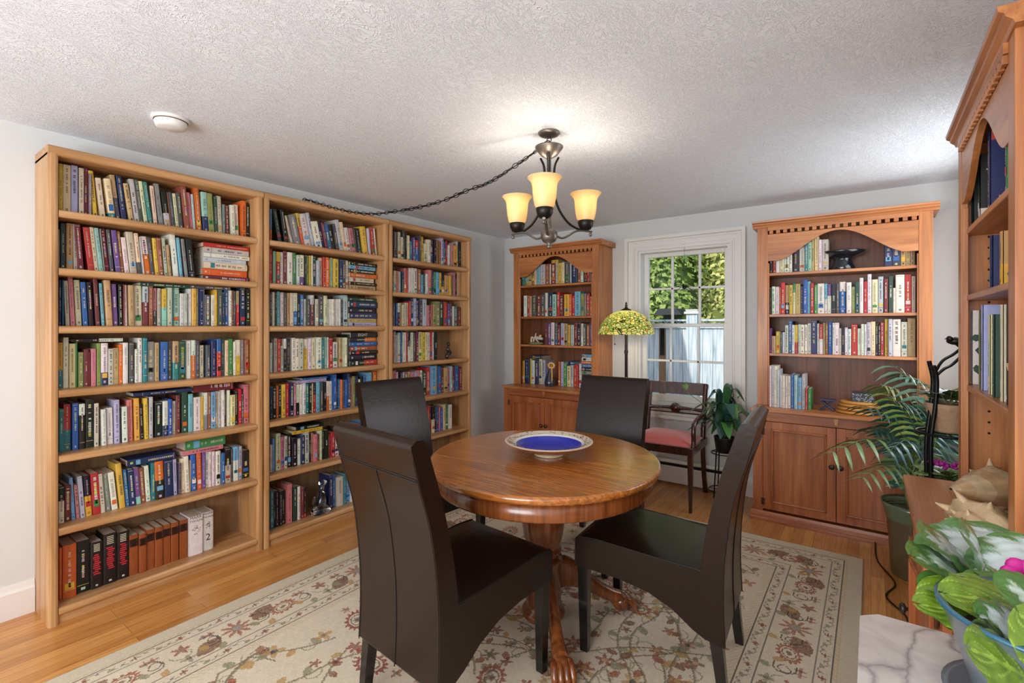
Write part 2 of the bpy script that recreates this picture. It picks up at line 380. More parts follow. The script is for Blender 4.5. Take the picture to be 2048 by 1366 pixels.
while x < 4.0:
    m.box(x, x + .135, FY - rnd.uniform(0, .006), FY + .02, -.5, 1.30 + rnd.uniform(-.004, .004)); x += .141
m.build('boards', fm, fence, world=True)
MB().box(-7, 4, FY - .03, FY + .05, 1.30, 1.33).box(-7, 4, FY - .045, FY + .065, 1.40, 1.425).build('top_rail', fm, fence, world=True)
m = MB()
for k in range(120):
    x = -7 + k * .092; m.prism([(x, 1.33), (x + .012, 1.33), (x + .082, 1.40), (x + .07, 1.40)], FY - .004, FY + .004, 'y'); m.prism([(x + .07, 1.33), (x + .082, 1.33), (x + .012, 1.40), (x, 1.40)], FY + .006, FY + .014, 'y')
m.build('lattice', fm, fence, world=True)
for x in (-5.6, -2.05, 1.4):
    MB().box(x - .075, x + .075, FY - .10, FY + .05, -.5, 1.50).build('post', fm, fence, world=True, bevel=.004)
    MB().box(x - .10, x + .10, FY - .125, FY + .075, 1.50, 1.535).box(x - .085, x + .085, FY - .11, FY + .06, 1.55, 1.565).box(x - .08, x + .08, FY - .1, FY + .05, 1.535, 1.55).build('post_cap', whitepaint, fence, world=True, bevel=.004)
MB().tube([(-2.50, FY - .02, 1.0), (-2.50, FY - .05, 1.28)], .02, 6).box(-2.53, -2.47, FY - .03, FY, .9, 1.3).build('gate_hinge', black, fence, world=True)
MB().box(-2.55, -2.45, FY - .012, FY - .001, -.5, 1.30).build('gate_gap_board', flat('bare_cedar_board', rgb(150, 112, 80), .8), fence, world=True)  # bare brown board against the fence
dgrey = flat('dark_slate_cap', rgb(52, 56, 60), .6)
ph = thing('garden_lantern_post', 'dark capped garden post behind the fence, left of the white post', 'post', (-2.55, FY + .5, -.5))
MB().box(-2.62, -2.46, FY + .42, FY + .58, -.5, 1.5).build('post', dgrey, ph, world=True); MB().prism([(-2.76, 1.5), (-2.32, 1.5), (-2.40, 1.60), (-2.68, 1.60)], FY + .32, FY + .72, 'y').build('cap', dgrey, ph, world=True)
leafm, t, b = newmat('cedar_foliage'); a = N(t, 'ShaderNodeAttribute', attribute_name='col'); t.links.new(a.outputs['Color'], b.inputs['Base Color']); setc(b, 'Roughness', .6)
tl = N(t, 'ShaderNodeBsdfTranslucent'); t.links.new(a.outputs['Color'], tl.inputs[0]); ms = N(t, 'ShaderNodeMixShader'); setc(ms, 0, .35); t.links.new(b.outputs[0], ms.inputs[1]); t.links.new(tl.outputs[0], ms.inputs[2]); t.links.new(ms.outputs[0], t.nodes['Material Output'].inputs[0])
bark = flat('bark', rgb(96, 78, 62), .9, bump=(30, .6, .01))
def cedar(cx, cy, R, H, n, label, tone):
    t_ = thing('cedar_tree', label, 'tree', (cx, cy, -.5), 0, None)
    MB().tube([(cx, cy, -.5), (cx + .03, cy, H * .5), (cx, cy, H * .93)], [.09, .06, .02], 7).build('trunk', bark, t_, world=True)
    m = MB()
    for k in range(n):
        z = rnd.uniform(-.2, H); f = (1 - max(0, z) / H); rr = R * (.25 + .85 * f ** .6) * rnd.uniform(.78, 1.04); a = rnd.uniform(0, 2 * PI)
        rr *= 1 + .16 * math.sin(5 * a + z * 4.2)
        p = Vector((cx + rr * math.cos(a), cy + rr * math.sin(a) * .8, z)); tw = rnd.uniform(-1, 1); rad = Vector((math.cos(a), math.sin(a), .35 + rnd.uniform(-.3, .3))).normalized(); out = (Vector((-math.sin(a), math.cos(a), 0)) * tw + Vector((0, 0, -.6)) + rad * rnd.uniform(.1, .6)).normalized()
        side = out.cross(rad).normalized(); L = rnd.uniform(.07, .15); W = L * .30
        g = rnd.random(); c = tuple(tone[0][i] * (1 - g) + tone[1][i] * g for i in range(3))
        q = [p, p + out * L * .35 + side * W, p + out * L * .6 + side * W * .35, p + out * L, p + out * L * .6 - side * W * .35, p + out * L * .35 - side * W]
        m.add(q, [(0, 1, 2), (0, 2, 3), (0, 3, 4), (0, 4, 5)], 0, c)
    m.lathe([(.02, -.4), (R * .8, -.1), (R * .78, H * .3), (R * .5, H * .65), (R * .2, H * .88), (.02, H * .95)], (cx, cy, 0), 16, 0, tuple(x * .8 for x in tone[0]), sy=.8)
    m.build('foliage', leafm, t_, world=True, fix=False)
T1 = (rgb(120, 150, 60), rgb(240, 244, 140)); T2 = (rgb(110, 140, 70), rgb(214, 232, 130)); T3 = (rgb(150, 164, 70), rgb(255, 250, 170))
cedar(-3.05, 8.6, .95, 5.0, 11500, 'pale green cedar at the left of the window view, behind the fence', T2)
cedar(-2.05, 9.2, .95, 5.2, 11500, 'bright yellow-green cedar filling the middle of the upper sash view', T3)
cedar(-1.15, 8.7, .9, 4.6, 10500, 'sunlit yellow-green cedar at the right of the window view', T1)
cedar(-3.9, 10.2, 1.5, 6.6, 3400, 'tall dim green cedar farthest back on the left beyond the fence', T2)
cedar(-.9, 10.8, 1.6, 6.8, 3400, 'tall dim green cedar farthest back on the right beyond the fence', T2)
# unseen roof end of the house, shaped so its edge shades part of the fence
struct('roof', MB().prism([(-9, 2.37), (-2.54, 2.37), (-2.79, 3.55), (-9, 3.75)], YB - 4.5, YB + .13, 'y'), flat('roof_shingles', rgb(70, 66, 64), .9))
# ------------------------------------------------------------------ three oak bookcases along the left wall
SHELF_Z = [1.85, 1.59, 1.33, 1.043, .751, .425, .072]
XB0, XB1 = -3.157, -2.913          # back and front of the cases
CASES = {'A': (.531, 1.477), 'B': (1.481, 2.417), 'C': (2.421, 3.355)}
ST = .036
def bull(x0, x1, z0, z1, r=.012, n=4):
    """shelf section in (x, z) with a rounded front at x1"""
    p = [(x0, z0)]
    for k in range(n + 1): a = -PI / 2 + PI / 2 * k / n; p.append((x1 - r + r * math.cos(a), z0 + r + r * math.sin(a)))
    for k in range(n + 1): a = PI / 2 * k / n; p.append((x1 - r + r * math.cos(a), z1 - r + r * math.sin(a)))
    p.append((x0, z1)); return p
cw = {'A': 'left', 'B': 'middle', 'C': 'right'}
for k, (y0, y1) in CASES.items():
    lab = {'A': 'tall light oak bookcase at the left end, nearest the camera, with near empty bottom shelf', 'B': 'middle of the three light oak bookcases, under the swagged chain',
           'C': 'right hand oak bookcase nearest the room corner, behind the far left leather chair'}[k]
    t = thing('bookcase', lab, 'bookcase', (XB0, (y0 + y1) / 2, 0), 0, 'light oak bookcases along the left wall')
    for a, b in ((y0, y0 + ST), (y1 - ST, y1)):
        r = .011; pts = [(XB0, a), (XB1 - r, a), (XB1 - r * .3, a + r * .3), (XB1, a + r), (XB1, b - r), (XB1 - r * .3, b - r * .3), (XB1 - r, b), (XB0, b)]
        MB().prism(pts, 0, 2.098, 'z').build('side_panel', oak['z'], t, world=True)
    MB().prism(bull(XB0, XB1 + .004, 2.088, 2.131, .017), y0, y1, 'y').build('top_panel', oak['y'], t, world=True, bevel=.004)
    for z in SHELF_Z:
        th = .034; MB().prism(bull(XB0 + .004, XB1 - .001, z - th, z, .013), y0 + ST, y1 - ST, 'y').build('shelf', oak['y'], t, world=True)
    MB().box(XB0 + .01, XB1 - .018, y0 + ST, y1 - ST, 0, .038).build('plinth', oak['y'], t, world=True)
    MB().box(XB0, XB0 + .006, y0 + ST, y1 - ST, .04, 2.09).build('back_panel', oakback, t, world=True)

# ------------------------------------------------------------------ pine hutches
knobm = flat('tarnished_knob', rgb(70, 62, 58), .4, .6)
hingem = flat('antique_hinge', rgb(84, 50, 32), .5, .4)
def hutch(label, loc, rotz, W, zt, top, shelves, du=.28, db=.44, ajar=0, lip=.022, pegs=False):
    t = thing('hutch', label, 'cabinet', loc, rotz, 'matching pine hutches')
    B = lambda n, mb, m=pine['z'], bev=.0025, p=t: mb.build(n, m, p, bevel=bev)
    # base
    f = -db
    B('base_body', MB().box(0, .02, f + .02, 0, .06, zt - .024).box(W - .02, W, f + .02, 0, .06, zt - .024).box(.02, W - .02, -.012, 0, .06, zt - .024).box(.02, W - .02, f + .025, -.012, .075, .095)
      .box(0, .062, f, f + .02, .06, zt - .024).box(W - .062, W, f, f + .02, .06, zt - .024), pineb['z'])
    B('top_rail', MB().box(.062, W - .062, f, f + .02, zt - .085, zt - .024), pineb['x'])
    B('plinth', MB().prism([(0, 0), (f - .026, 0), (f - .026, .018), (f - .016, .026), (f - .016, .036), (f - .008, .044), (f - .004, .062), (0, .062)], -.014, W + .014, 'x'), pineb['x'], .001)
    B('bracket', MB().prism([(W / 2 - .014, zt - .026), (W / 2 + .014, zt - .026), (W / 2 + .006, zt - .07), (W / 2 - .006, zt - .07)], f - .012, f, 'y'))
    m = MB().box(-.012, W + .012, f - lip, 0, zt - .024, zt)
    B('worktop', m, pine['x'], .006)
    dw = (W - .124) / 2; z0, z1 = .078, zt - .088
    for s in (0, 1):
        x0 = .062 + s * dw + .0015; x1 = x0 + dw - .003
        px = x0 if s == 0 else x1
        d = bpy.data.objects.new('door', None); COL.objects.link(d); d.parent = t; d.location = (px, f, 0)
        if ajar and s == 1: d.rotation_euler = (0, 0, ajar)
        q = lambda n, mb, mt=pineb['z'], bev=.0015: mb.xf(Matrix.Translation((-px, -f, 0))).build(n, mt, d, bevel=bev)
        st = .05
        q('door_frame', MB().box(x0, x0 + st, f - .004, f + .018, z0, z1).box(x1 - st, x1, f - .004, f + .018, z0, z1).box(x0 + st, x1 - st, f - .004, f + .018, z1 - st, z1).box(x0 + st, x1 - st, f - .004, f + .018, z0, z0 + st))
        g = MB(); i0, i1, k0, k1 = x0 + st, x1 - st, z0 + st, z1 - st
        for (a, b2, c2, d2) in ((i0, i1, k0, k0 + .012), (i0, i1, k1 - .012, k1), (i0, i0 + .012, k0, k1), (i1 - .012, i1, k0, k1)): g.box(a, b2, f - .013, f + .008, c2, d2)
        q('panel_moulding', g, pineb['z'], .004)
        q('door_panel', MB().box(i0, i1, f + .006, f + .014, k0, k1), pineb['z'], 0)
        kx = x1 - .022 if s == 0 else x0 + .022; kz = .43 if zt > .75 else .42
        q('knob', MB().lathe([(.006, 0), (.006, .010), (.015, .014), (.017, .021), (.012, .027), (0, .029)], n=14).xf(Matrix.Translation((kx, f - .003, kz)) @ Matrix.Rotation(PI / 2, 4, 'X')), knobm, 0)
        for hz in (z0 + .05, z1 - .07):
            hx = x0 if s == 0 else x1
            q('hinge', MB().tube([(hx, f - .006, hz - .025), (hx, f - .006, hz + .025)], .004, 6).box(hx - .012, hx + .012, f - .0055, f - .004, hz - .022, hz + .022), hingem, 0)
    # upper part
    fu = -du; pw = .068
    for a in (0, W - .018):
        sp = MB().box(a, a + .018, fu + .02, 0, zt, top - .02)
        B('side_panel', sp)
    if pegs:
        g = MB()
        for k in range(26):
            z = zt + .2 + k * .04
            if z < top - .25:
                for dd in (.06, .2): g.tube([(.017, -dd, z), (.0185, -dd, z)], .0045, 8)
        B('peg_holes', g, black, 0)
    for a in (0, W - pw):
        B('post', MB().box(a, a + pw, fu, fu + .02, zt, top - .045))
        B('post_bead', MB().box(*((pw, pw + .008) if a == 0 else (W - pw - .008, W - pw)), fu + .004, fu + .02, zt, top - .30), pine['z'], .002)
    n = 40; x0, x1 = pw, W - pw; zl, zh = top - .285, top - .108; pts = [(x0, top - .096)]
    for k in range(n + 1):
        x = x0 + (x1 - x0) * k / n; u = abs(k / n - .5) / .5; v = .5 * (1 + math.cos(PI * min(1, u / .86))); v = v ** .8
        pts.append((x, zl + (zh - zl) * v))
    pts.append((x1, top - .096)); B('valance', MB().prism(pts, fu + .002, fu + .02, 'y'), pine['x'], .0015)
    g = MB(); nd = 19; pitch = (x1 - x0) / nd; g.box(x0, x1, fu - .009, fu + .003, top - .072, top - .045)
    for k in range(nd): g.box(x0 + k * pitch + pitch * .22, x0 + k * pitch + pitch * .78, fu - .009, fu + .003, top - .094, top - .072)
    B('dentil_moulding', g, pine['x'], .0015)
    B('crown_moulding', MB().prism([(0, top - .046), (fu - .004, top - .046), (fu - .008, top - .036), (fu - .02, top - .026), (fu - .022, top - .018), (fu - .032, top - .012), (fu - .034, top), (0, top)], -.03, W + .03, 'x'), pine['x'], .001)
    B('top_board', MB().box(.018, W - .018, fu + .02, 0, top - .06, top - .046), pine['x'], 0)
    for z in shelves: B('shelf', MB().box(.018, W - .018, fu + .015, -.008, z - .020, z), pine['x'])
    g = MB(); nb = 7; bw = (W - .036) / nb
    for k in range(nb): g.box(.018 + k * bw + .0015, .018 + (k + 1) * bw - .0015, -.009, -.004, zt, top - .05)
    g.box(.018, W - .018, -.004, 0, zt, top - .05)
    B('back_boards', g, pinedark, 0)
    return t
H1 = hutch('orange pine hutch in the back left corner, left of the window', (-2.838, YB - .001, 0), 0, .922, .765, 2.088, (1.722, 1.421, 1.150))
H2 = hutch('orange pine hutch right of the window, holding the black vase and a basket', (-.662, YB - .001, 0), 0, .966, .765, 2.078, (1.708, 1.414, 1.137))
H3 = hutch('nearest pine hutch at the right edge, seen side on with shells on it', (XR - .001, 2.50, 0), -PI / 2, .905, .737, 2.062, (1.685, 1.443, 1.115), du=.282, db=.408, ajar=.10, lip=.038, pegs=True)

# ------------------------------------------------------------------ books
PAL = dict(w=(rgb(226, 220, 208), 'white'), c=(rgb(222, 206, 166), 'cream'), i=(rgb(196, 186, 168), 'ivory'), t=(rgb(190, 156, 104), 'tan'), y=(rgb(222, 178, 62), 'yellow'), o=(rgb(214, 104, 34), 'orange'),
           r=(rgb(188, 44, 42), 'red'), m=(rgb(116, 40, 48), 'maroon'), p=(rgb(206, 124, 128), 'pink'), v=(rgb(112, 72, 140), 'purple'), l=(rgb(176, 172, 206), 'lavender'), b=(rgb(44, 98, 164), 'blue'),
           n=(rgb(32, 48, 88), 'navy'), s=(rgb(112, 172, 204), 'sky blue'), q=(rgb(44, 122, 128), 'teal'), g=(rgb(64, 134, 76), 'green'), d=(rgb(36, 70, 56), 'dark green'), k=(rgb(26, 24, 26), 'black'),
           h=(rgb(78, 76, 80), 'charcoal'), e=(rgb(134, 134, 134), 'grey'), f=(rgb(144, 86, 54), 'brown'), a=(rgb(150, 198, 184), 'aqua'), j=(rgb(140, 150, 84), 'olive'), z=(rgb(186, 192, 196), 'silver'))
PAGE = rgb(206, 196, 176)
def book_geo(w, d, h, code, rng, lay=False, title=None):
    """a book with its spine on -Y, corner at the origin: covers mesh and page mesh"""
    cv = MB(); pg = MB(); fr = .5
    if '/' in code:
        c1, c2 = code.split('/')
        if len(c2) > 1: fr = float(c2[1:])
        c2 = c2[0]
    else: c1, c2 = code, None
    j = lambda c, s=.10: tuple(max(0, min(1, x * (1 + rng.uniform(-s, s)) + rng.uniform(-.008, .008))) for x in c)
    A = j(PAL[c1][0], .14); Bc = j(PAL[c2][0]) if c2 else A
    lum = lambda c: .2 * c[0] + .7 * c[1] + .1 * c[2]
    bt = min(.0022, w * .16); hard = w > .018 and rng.random() < .35; e = .002 if hard else .0004; sp = .0035 if hard else .0015
    zs = h * (1 - fr)     # below this height the second colour begins
    def col2(z): return A if z >= zs else Bc
    for (za, zb, c) in (((0, h, A),) if not c2 else ((zs, h, A), (0, zs, Bc))):
        cv.box(0, bt, 0, d, za, zb, 0, c); cv.box(w - bt, w, 0, d, za, zb, 0, c)
        prof = []
        for k in range(5):
            a = PI * k / 4; prof.append((w / 2 - w / 2 * math.cos(a), -sp * math.sin(a)))
        cv.prism([(w, .002), (0, .002)] + prof, za, zb, 'z', 0, c)
    pg.box(bt, w - bt, .002, d - e, e, h - e, 0, j(PAGE, .05))
    # lettering and ornament on the spine
    y = -sp - .0004
    def mark(x0, x1, z0, z1, c): cv.add([(x0, y, z0), (x1, y, z0), (x1, y, z1), (x0, y, z1)], [(0, 1, 2, 3)], 0, c)
    def ink(z):
        c = col2(z); k_ = tone; return tuple(c[i] * (1 - k_) + ink0(c)[i] * k_ for i in range(3))
    tone = rng.uniform(.45, .95)
    def ink0(c):
        if lum(c) > .25: return j(rng.choice([rgb(40, 36, 34), rgb(60, 50, 46), rgb(120, 40, 40), rgb(40, 60, 96), rgb(70, 66, 62)]))
        return j(rng.choice([rgb(226, 216, 190), rgb(232, 230, 226), rgb(210, 176, 100), rgb(200, 196, 190)]))
    if title == 'band':
        A = rgb(150, 76, 32)
        cv.c = [A] * len(cv.c); mark(.001, w - .001, h * .70, h * .90, rgb(58, 26, 16)); mark(0, w, h * .955, h * .962, rgb(96, 46, 22))
        for q in range(4): mark(w * .2, w * .8, h * (.73 + q * .04), h * (.73 + q * .04) + .003, rgb(150, 100, 56))
    elif title == 'noir':
        cv.c = [rgb(24, 14, 14)] * len(cv.c); z = h * .30
        while z < h * .74: mark(w * rng.uniform(.2, .36), w * rng.uniform(.64, .86), z, z + .006, rgb(190, 40, 52)); z += .010
        for q in range(5): mark(w * .25, w * .75, h * (.80 + q * .035), h * (.80 + q * .035) + .004, rgb(206, 196, 170))
        mark(w * .4, w * .6, h * .05, h * .05 + .008, rgb(220, 214, 200))
    elif title:
        for (txt, size, zc, c, vert) in title:
            if txt != '*': cv.merge(text_mb(txt, size * (1 if vert else w / .046), c, w, y, zc, vert)); continue
            for q in range(46):
                a, e = rng.uniform(0, 6.28), rng.uniform(.25, 1); x_, z_ = w / 2 + w * .30 * e * math.cos(a), zc + w * .38 * e * math.sin(a); mark(x_, x_ + rng.uniform(.001, .005), z_, z_ + rng.uniform(.001, .004), c)
    elif w > .008:
        lw = rng.uniform(.2, .46) * w
        z = h * rng.choice((rng.uniform(.88, .95), rng.uniform(.6, .9))); end = h * rng.uniform(.2, .45); mode = rng.random(); xc = w / 2
        while z > end:
            n = rng.uniform(.0035, .0065) * (1.3 if w > .025 else 1)
            if rng.random() < .86: mark(xc - lw / 2 * rng.uniform(.7, 1), xc + lw / 2 * rng.uniform(.7, 1), z - n, z, ink(z))
            z -= n + rng.uniform(.0014, .003)
            if mode > .6 and rng.random() < .06: z -= .012
        if rng.random() < .7: mark(xc - w * .16, xc + w * .16, h * .05, h * .05 + min(.012, w * .5), ink(.05))
        if rng.random() < .35: mark(w * .06, w * .94, h * .14, h * .14 + .002, ink(.1))
        if rng.random() < .3: mark(w * .08, w * .92, h * .955, h * .955 + .0018, ink(h))
        if w > .022 and rng.random() < .5:
            zz = h * rng.uniform(.12, .24); mark(w * .14, w * .86, zz, zz + rng.uniform(.015, .032), j(PAL[rng.choice('rbygskwtqo')][0]))
    return cv, pg
def text_mb(txt, size, c, w, y, zc, vert):
    cu = bpy.data.curves.new('t', 'FONT'); cu.body = txt; cu.size = size; cu.align_x = 'CENTER'; cu.align_y = 'CENTER'; cu.resolution_u = 2
    o = bpy.data.objects.new('t', cu); me = bpy.data.meshes.new_from_object(o); m = MB()
    vs = []
    for v in me.vertices:
        x, z = (v.co.x, v.co.y) if not vert else (-v.co.y, v.co.x)
        vs.append((w / 2 + x, y, zc + z))
    m.add(vs, [tuple(p.vertices) for p in me.polygons], 0, c)
    bpy.data.objects.remove(o); bpy.data.curves.remove(cu); bpy.data.meshes.remove(me); return m
BOOKS={
'A1':('x',-3,1.85,'582,596,223,0,y 598,625,224,0,c 627,651,228,0,l 655,673,222,0,i 675,691,228,0,m 693,703,206,0,e 710,729,221,-18,y 737,757,192,-19,c 770,796,195,-21,c/q.85 798,819,221,-24,t/h.5 824,845,222,-24,n 855,876,192,-26,t 879,900,220,-26,z 902,919,223,-25,h 920,936,218,-26,c 938,953,217,-26,q 961,978,204,-19,c 986,1008,222,-24,e 1014,1038,186,-22,k/z.6 1040,1045,187,-20,f 1046,1060,189,-20,h 1063,1079,187,-18,c 1081,1101,195,-16,h 1106,1131,234,-22,f 1133,1151,208,-19,p 1151,1163,203,-14,z 1167,1193,253,-18,o 1198,1228,225,-12,a/n.6 1229,1258,225,-13,j 1260,1276,213,-8,d 1277,1302,219,-9,i 1305,1319,178,-3,e 1325,1339,176,-5,m 1350,1371,182,-7,w 1372,1396,190,-6,w 1407,1432,219,0,o 1435,1455,210,0,k',''),
'A2':('x',-3,1.59,'583,588,183,0,i 590,607,212,0,d 610,634,215,0,t 636,650,215,-3,i 651,672,216,-14,m 691,714,208,-21,r 715,731,212,-20,c 732,747,210,-20,a 749,754,208,-17,e 755,773,210,-19,m 775,789,209,-17,h 797,818,210,-20,v 819,833,208,-18,f 836,855,181,-17,w 858,888,211,-20,i 889,905,208,-18,c/h.7 907,911,182,-15,z 912,919,193,-19,w 920,948,197,-21,w/o.45 948,964,195,-19,h 966,982,195,-15,y 983,1002,198,-15,f 1007,1023,201,-15,i 1026,1039,167,-13,t 1049,1075,237,-20,w 1080,1094,213,-18,s 1105,1120,210,-21,e 1126,1154,212,-21,k','1195,1448,192,218,r 1200,1444,161,186,i 1198,1451,137,161,w 1198,1435,110,136,z 1197,1435,72,107,c 1194,1440,35,69,o 1195,1447,8,34,m'),
'A3':('x',-3,1.33,'585,595,211,0,n 595,601,210,0,b 607,621,208,-7,i 627,644,229,-10,p 647,668,215,-9,i 672,690,207,-10,b 694,713,208,-10,k 719,734,228,-11,m 742,754,206,-11,s 759,784,222,-11,t 787,808,206,-8,v 812,826,205,-4,k 827,830,206,0,m 831,846,204,-4,w 851,873,204,-4,t 877,909,227,-4,c 910,932,202,0,z/m.4 936,954,204,0,f 957,973,197,0,p/h.6 977,992,197,0,i 996,1017,195,0,y/a.5 1020,1040,202,0,i 1041,1048,207,0,q 1049,1079,209,0,a 1081,1098,175,0,w 1099,1115,176,0,i 1121,1137,203,0,w 1138,1161,213,0,y 1162,1174,204,0,c 1176,1195,209,0,n 1197,1202,210,0,z 1203,1233,174,0,h 1237,1255,175,0,w 1256,1270,210,0,y 1272,1293,208,0,h 1294,1310,195,0,n 1311,1333,206,0,b 1335,1348,209,0,w 1349,1360,207,0,f 1361,1372,204,0,h 1375,1389,205,0,t/r.4 1394,1425,227,0,n 1430,1451,220,0,k','900,1125,200,220,d 1126,1343,201,223,h'),
'A4':('x',-3,1.043,'581,597,210,0,y/q.6 599,619,233,0,w 621,643,204,0,c 644,651,210,0,g 653,671,163,0,j 674,690,176,0,m 690,696,163,0,m 699,717,178,0,p 721,737,203,0,j 738,765,203,0,w/n.7 766,786,175,0,i 787,808,178,0,t 809,823,195,0,o 824,846,203,0,w 851,872,203,0,h 875,888,169,0,w 889,908,225,0,w 909,928,226,0,q 930,960,205,0,e 962,981,200,0,t 987,1018,203,0,b 1020,1040,204,0,h 1042,1070,205,0,t/q.55 1071,1103,204,0,d 1106,1131,204,0,w 1134,1154,208,0,w/o.4 1155,1177,205,0,h 1178,1198,179,0,i 1207,1228,179,0,h 1234,1259,204,0,n 1263,1286,212,0,b/r.35 1289,1309,209,0,h 1310,1327,204,0,c 1329,1350,211,0,g 1354,1367,195,0,w 1368,1393,204,0,w/y.45 1396,1417,205,0,e 1421,1447,204,0,f','637,826,210,227,w/k.5'),
'A5':('x',-3,0.751,'584,600,197,0,q 602,627,215,0,r/q.55 631,652,218,0,b 655,677,212,0,w/k.25 681,711,225,0,k 713,730,207,0,i 742,761,175,-3,w 765,789,178,-3,w 793,813,214,-2,l 814,821,173,0,k 823,846,177,-3,w 850,871,207,-4,p 878,899,212,-4,y 903,917,179,-7,k 919,935,209,-5,y 938,955,212,0,z 965,998,180,0,k 1000,1025,183,0,w/n.7 1027,1046,189,0,b 1046,1064,177,0,i 1066,1086,206,0,m 1092,1120,235,0,d 1124,1149,206,0,s 1151,1186,185,0,w 1188,1203,187,0,y 1204,1222,206,0,w/e.6 1224,1237,207,0,f 1238,1263,206,0,s 1264,1278,206,0,w 1279,1291,205,0,i 1293,1310,213,0,w 1311,1325,207,0,h 1327,1342,207,0,w 1343,1371,177,0,c 1372,1390,198,0,k 1393,1411,207,0,r 1413,1422,176,0,h 1425,1455,229,0,p','870,1142,217,237,n 1149,1363,207,260,m'),
'A6':('x',-3,0.425,'582,602,169,0,k/w.4 604,627,168,0,m 631,644,198,-10,s 648,661,158,-9,p 663,680,198,-13,l 682,708,192,-9,k/y.5 710,739,199,-11,r 740,758,190,-13,c 760,782,187,-14,e 786,810,187,-17,w 817,841,226,-19,y 844,859,185,-14,b 860,884,184,-12,n 886,907,187,-12,v/a.8 909,931,178,-12,f 932,952,185,-10,w 947,973,194,0,q 974,1012,198,-7,o/k.5 1015,1056,194,-5,n 1057,1077,191,-5,l 1080,1091,166,0,h 1093,1112,187,0,c 1114,1134,197,-6,w 1135,1140,171,0,t 1144,1170,198,-5,b 1173,1196,201,-5,o 1198,1217,201,0,v 1218,1232,198,0,w 1233,1248,198,0,w 1250,1266,195,0,w 1269,1296,192,0,w 1299,1320,175,0,b 1321,1354,199,0,k/i.5 1355,1364,189,0,h 1367,1396,198,0,s/w.4 1399,1422,194,0,l 1424,1463,163,0,k','848,1064,205,239,n 1111,1321,237,289,g 1097,1310,211,261,p'),
'A7':('x',-3,0.072,'584,593,240,0,o 595,643,246,0,o 645,695,243,0,k 696,742,221,0,k 745,798,242,0,k 800,849,232,0,k 850,887,201,0,f 889,921,196,0,f 922,957,205,0,f 958,994,206,0,f 996,1029,206,0,f 1031,1067,205,0,f 1071,1109,207,0,f 1113,1179,214,0,w 1183,1239,214,0,w',''),
'B1':('x',-3,1.85,'1567,1577,208,0,s/o.6 1615,1640,209,-38,d 1655,1680,213,-32,k 1699,1713,185,-47,c 1715,1762,191,-41,e 1770,1793,213,-42,y/o.4 1797,1844,215,-46,w 1846,1866,229,-47,z 1868,1917,176,-40,w 1918,1942,177,-37,n 1943,1963,181,-37,m 1964,1992,174,-33,b 1994,2025,175,-38,k 2031,2057,189,-30,h 2059,2090,221,-44,z 2091,2114,210,-44,c 2115,2147,176,-31,w 2152,2189,178,-32,p 2194,2208,179,-28,h 2210,2241,187,-28,k 2251,2294,206,-29,y 2299,2319,200,-20,z 2329,2362,210,-25,r 2364,2376,210,-25,w',''),
'B2':('x',-3,1.59,'1562,1579,219,0,r 1580,1598,205,0,a 1600,1625,204,0,y/r.3 1626,1650,206,0,w 1651,1675,217,0,m 1677,1713,211,0,w 1715,1736,211,0,g 1740,1759,199,0,w 1760,1793,203,0,w/v.7 1795,1805,198,0,k 1806,1828,204,0,j 1830,1844,206,0,y 1846,1856,208,0,w 1858,1880,206,0,d 1883,1905,179,0,z 1907,1929,200,0,c 1931,1950,207,0,r 1952,1980,208,0,o 1982,1997,205,0,y 1997,2011,210,0,a 2014,2057,206,0,y 2060,2084,206,0,n 2085,2114,205,0,h 2115,2141,204,0,w','2156,2395,180,206,k 2147,2379,154,181,s 2152,2374,124,153,k 2147,2390,93,122,o 2152,2369,61,91,i 2156,2384,38,61,k 2152,2384,2,36,t'),
'B3':('x',-3,1.33,'1558,1577,210,0,h 1578,1594,211,0,w 1596,1608,209,0,d 1610,1626,216,0,s 1628,1646,211,0,w 1648,1669,208,0,h 1671,1688,209,0,t 1690,1712,211,0,c 1713,1740,212,0,w/b.55 1742,1759,203,0,k 1760,1785,204,0,b 1787,1803,176,0,i 1805,1832,177,0,h 1834,1858,204,0,w/m.3 1860,1868,208,0,h 1870,1896,180,0,i 1900,1933,204,0,h 1935,1960,205,0,c 1961,1977,184,0,w 1978,1994,184,0,w 1995,2011,185,0,w 2012,2028,186,0,w 2029,2046,187,0,w 2047,2063,187,0,w 2066,2088,181,0,h 2090,2126,217,0,z','2135,2379,187,214,d 2135,2379,140,186,n 2138,2384,101,135,k 2135,2376,62,97,n 2133,2374,30,59,t 2135,2376,7,29,l'),
'B4':('x',-3,1.043,'1559,1572,182,0,w 1573,1582,204,0,e 1583,1603,210,0,i 1605,1627,206,0,r 1629,1648,162,0,i 1649,1666,205,0,w/k.3 1667,1688,205,0,k 1689,1701,209,0,e 1703,1726,210,0,w 1727,1751,205,0,w 1752,1781,204,0,i 1785,1817,199,0,w/y.3 1820,1842,204,0,w 1845,1872,204,0,c 1877,1913,209,0,w 1916,1937,199,0,q 1939,1958,210,0,a 1960,1970,209,0,w 1974,2003,203,0,r 2005,2047,175,0,w 2056,2082,202,0,t 2084,2097,201,0,c 2099,2125,204,0,w 2126,2137,226,0,k','2148,2383,210,249,k 2145,2375,179,208,o/k.45 2142,2379,149,177,b 2145,2379,113,146,f 2145,2383,88,111,k 2145,2379,44,85,k 2145,2383,7,42,r/k.5'),
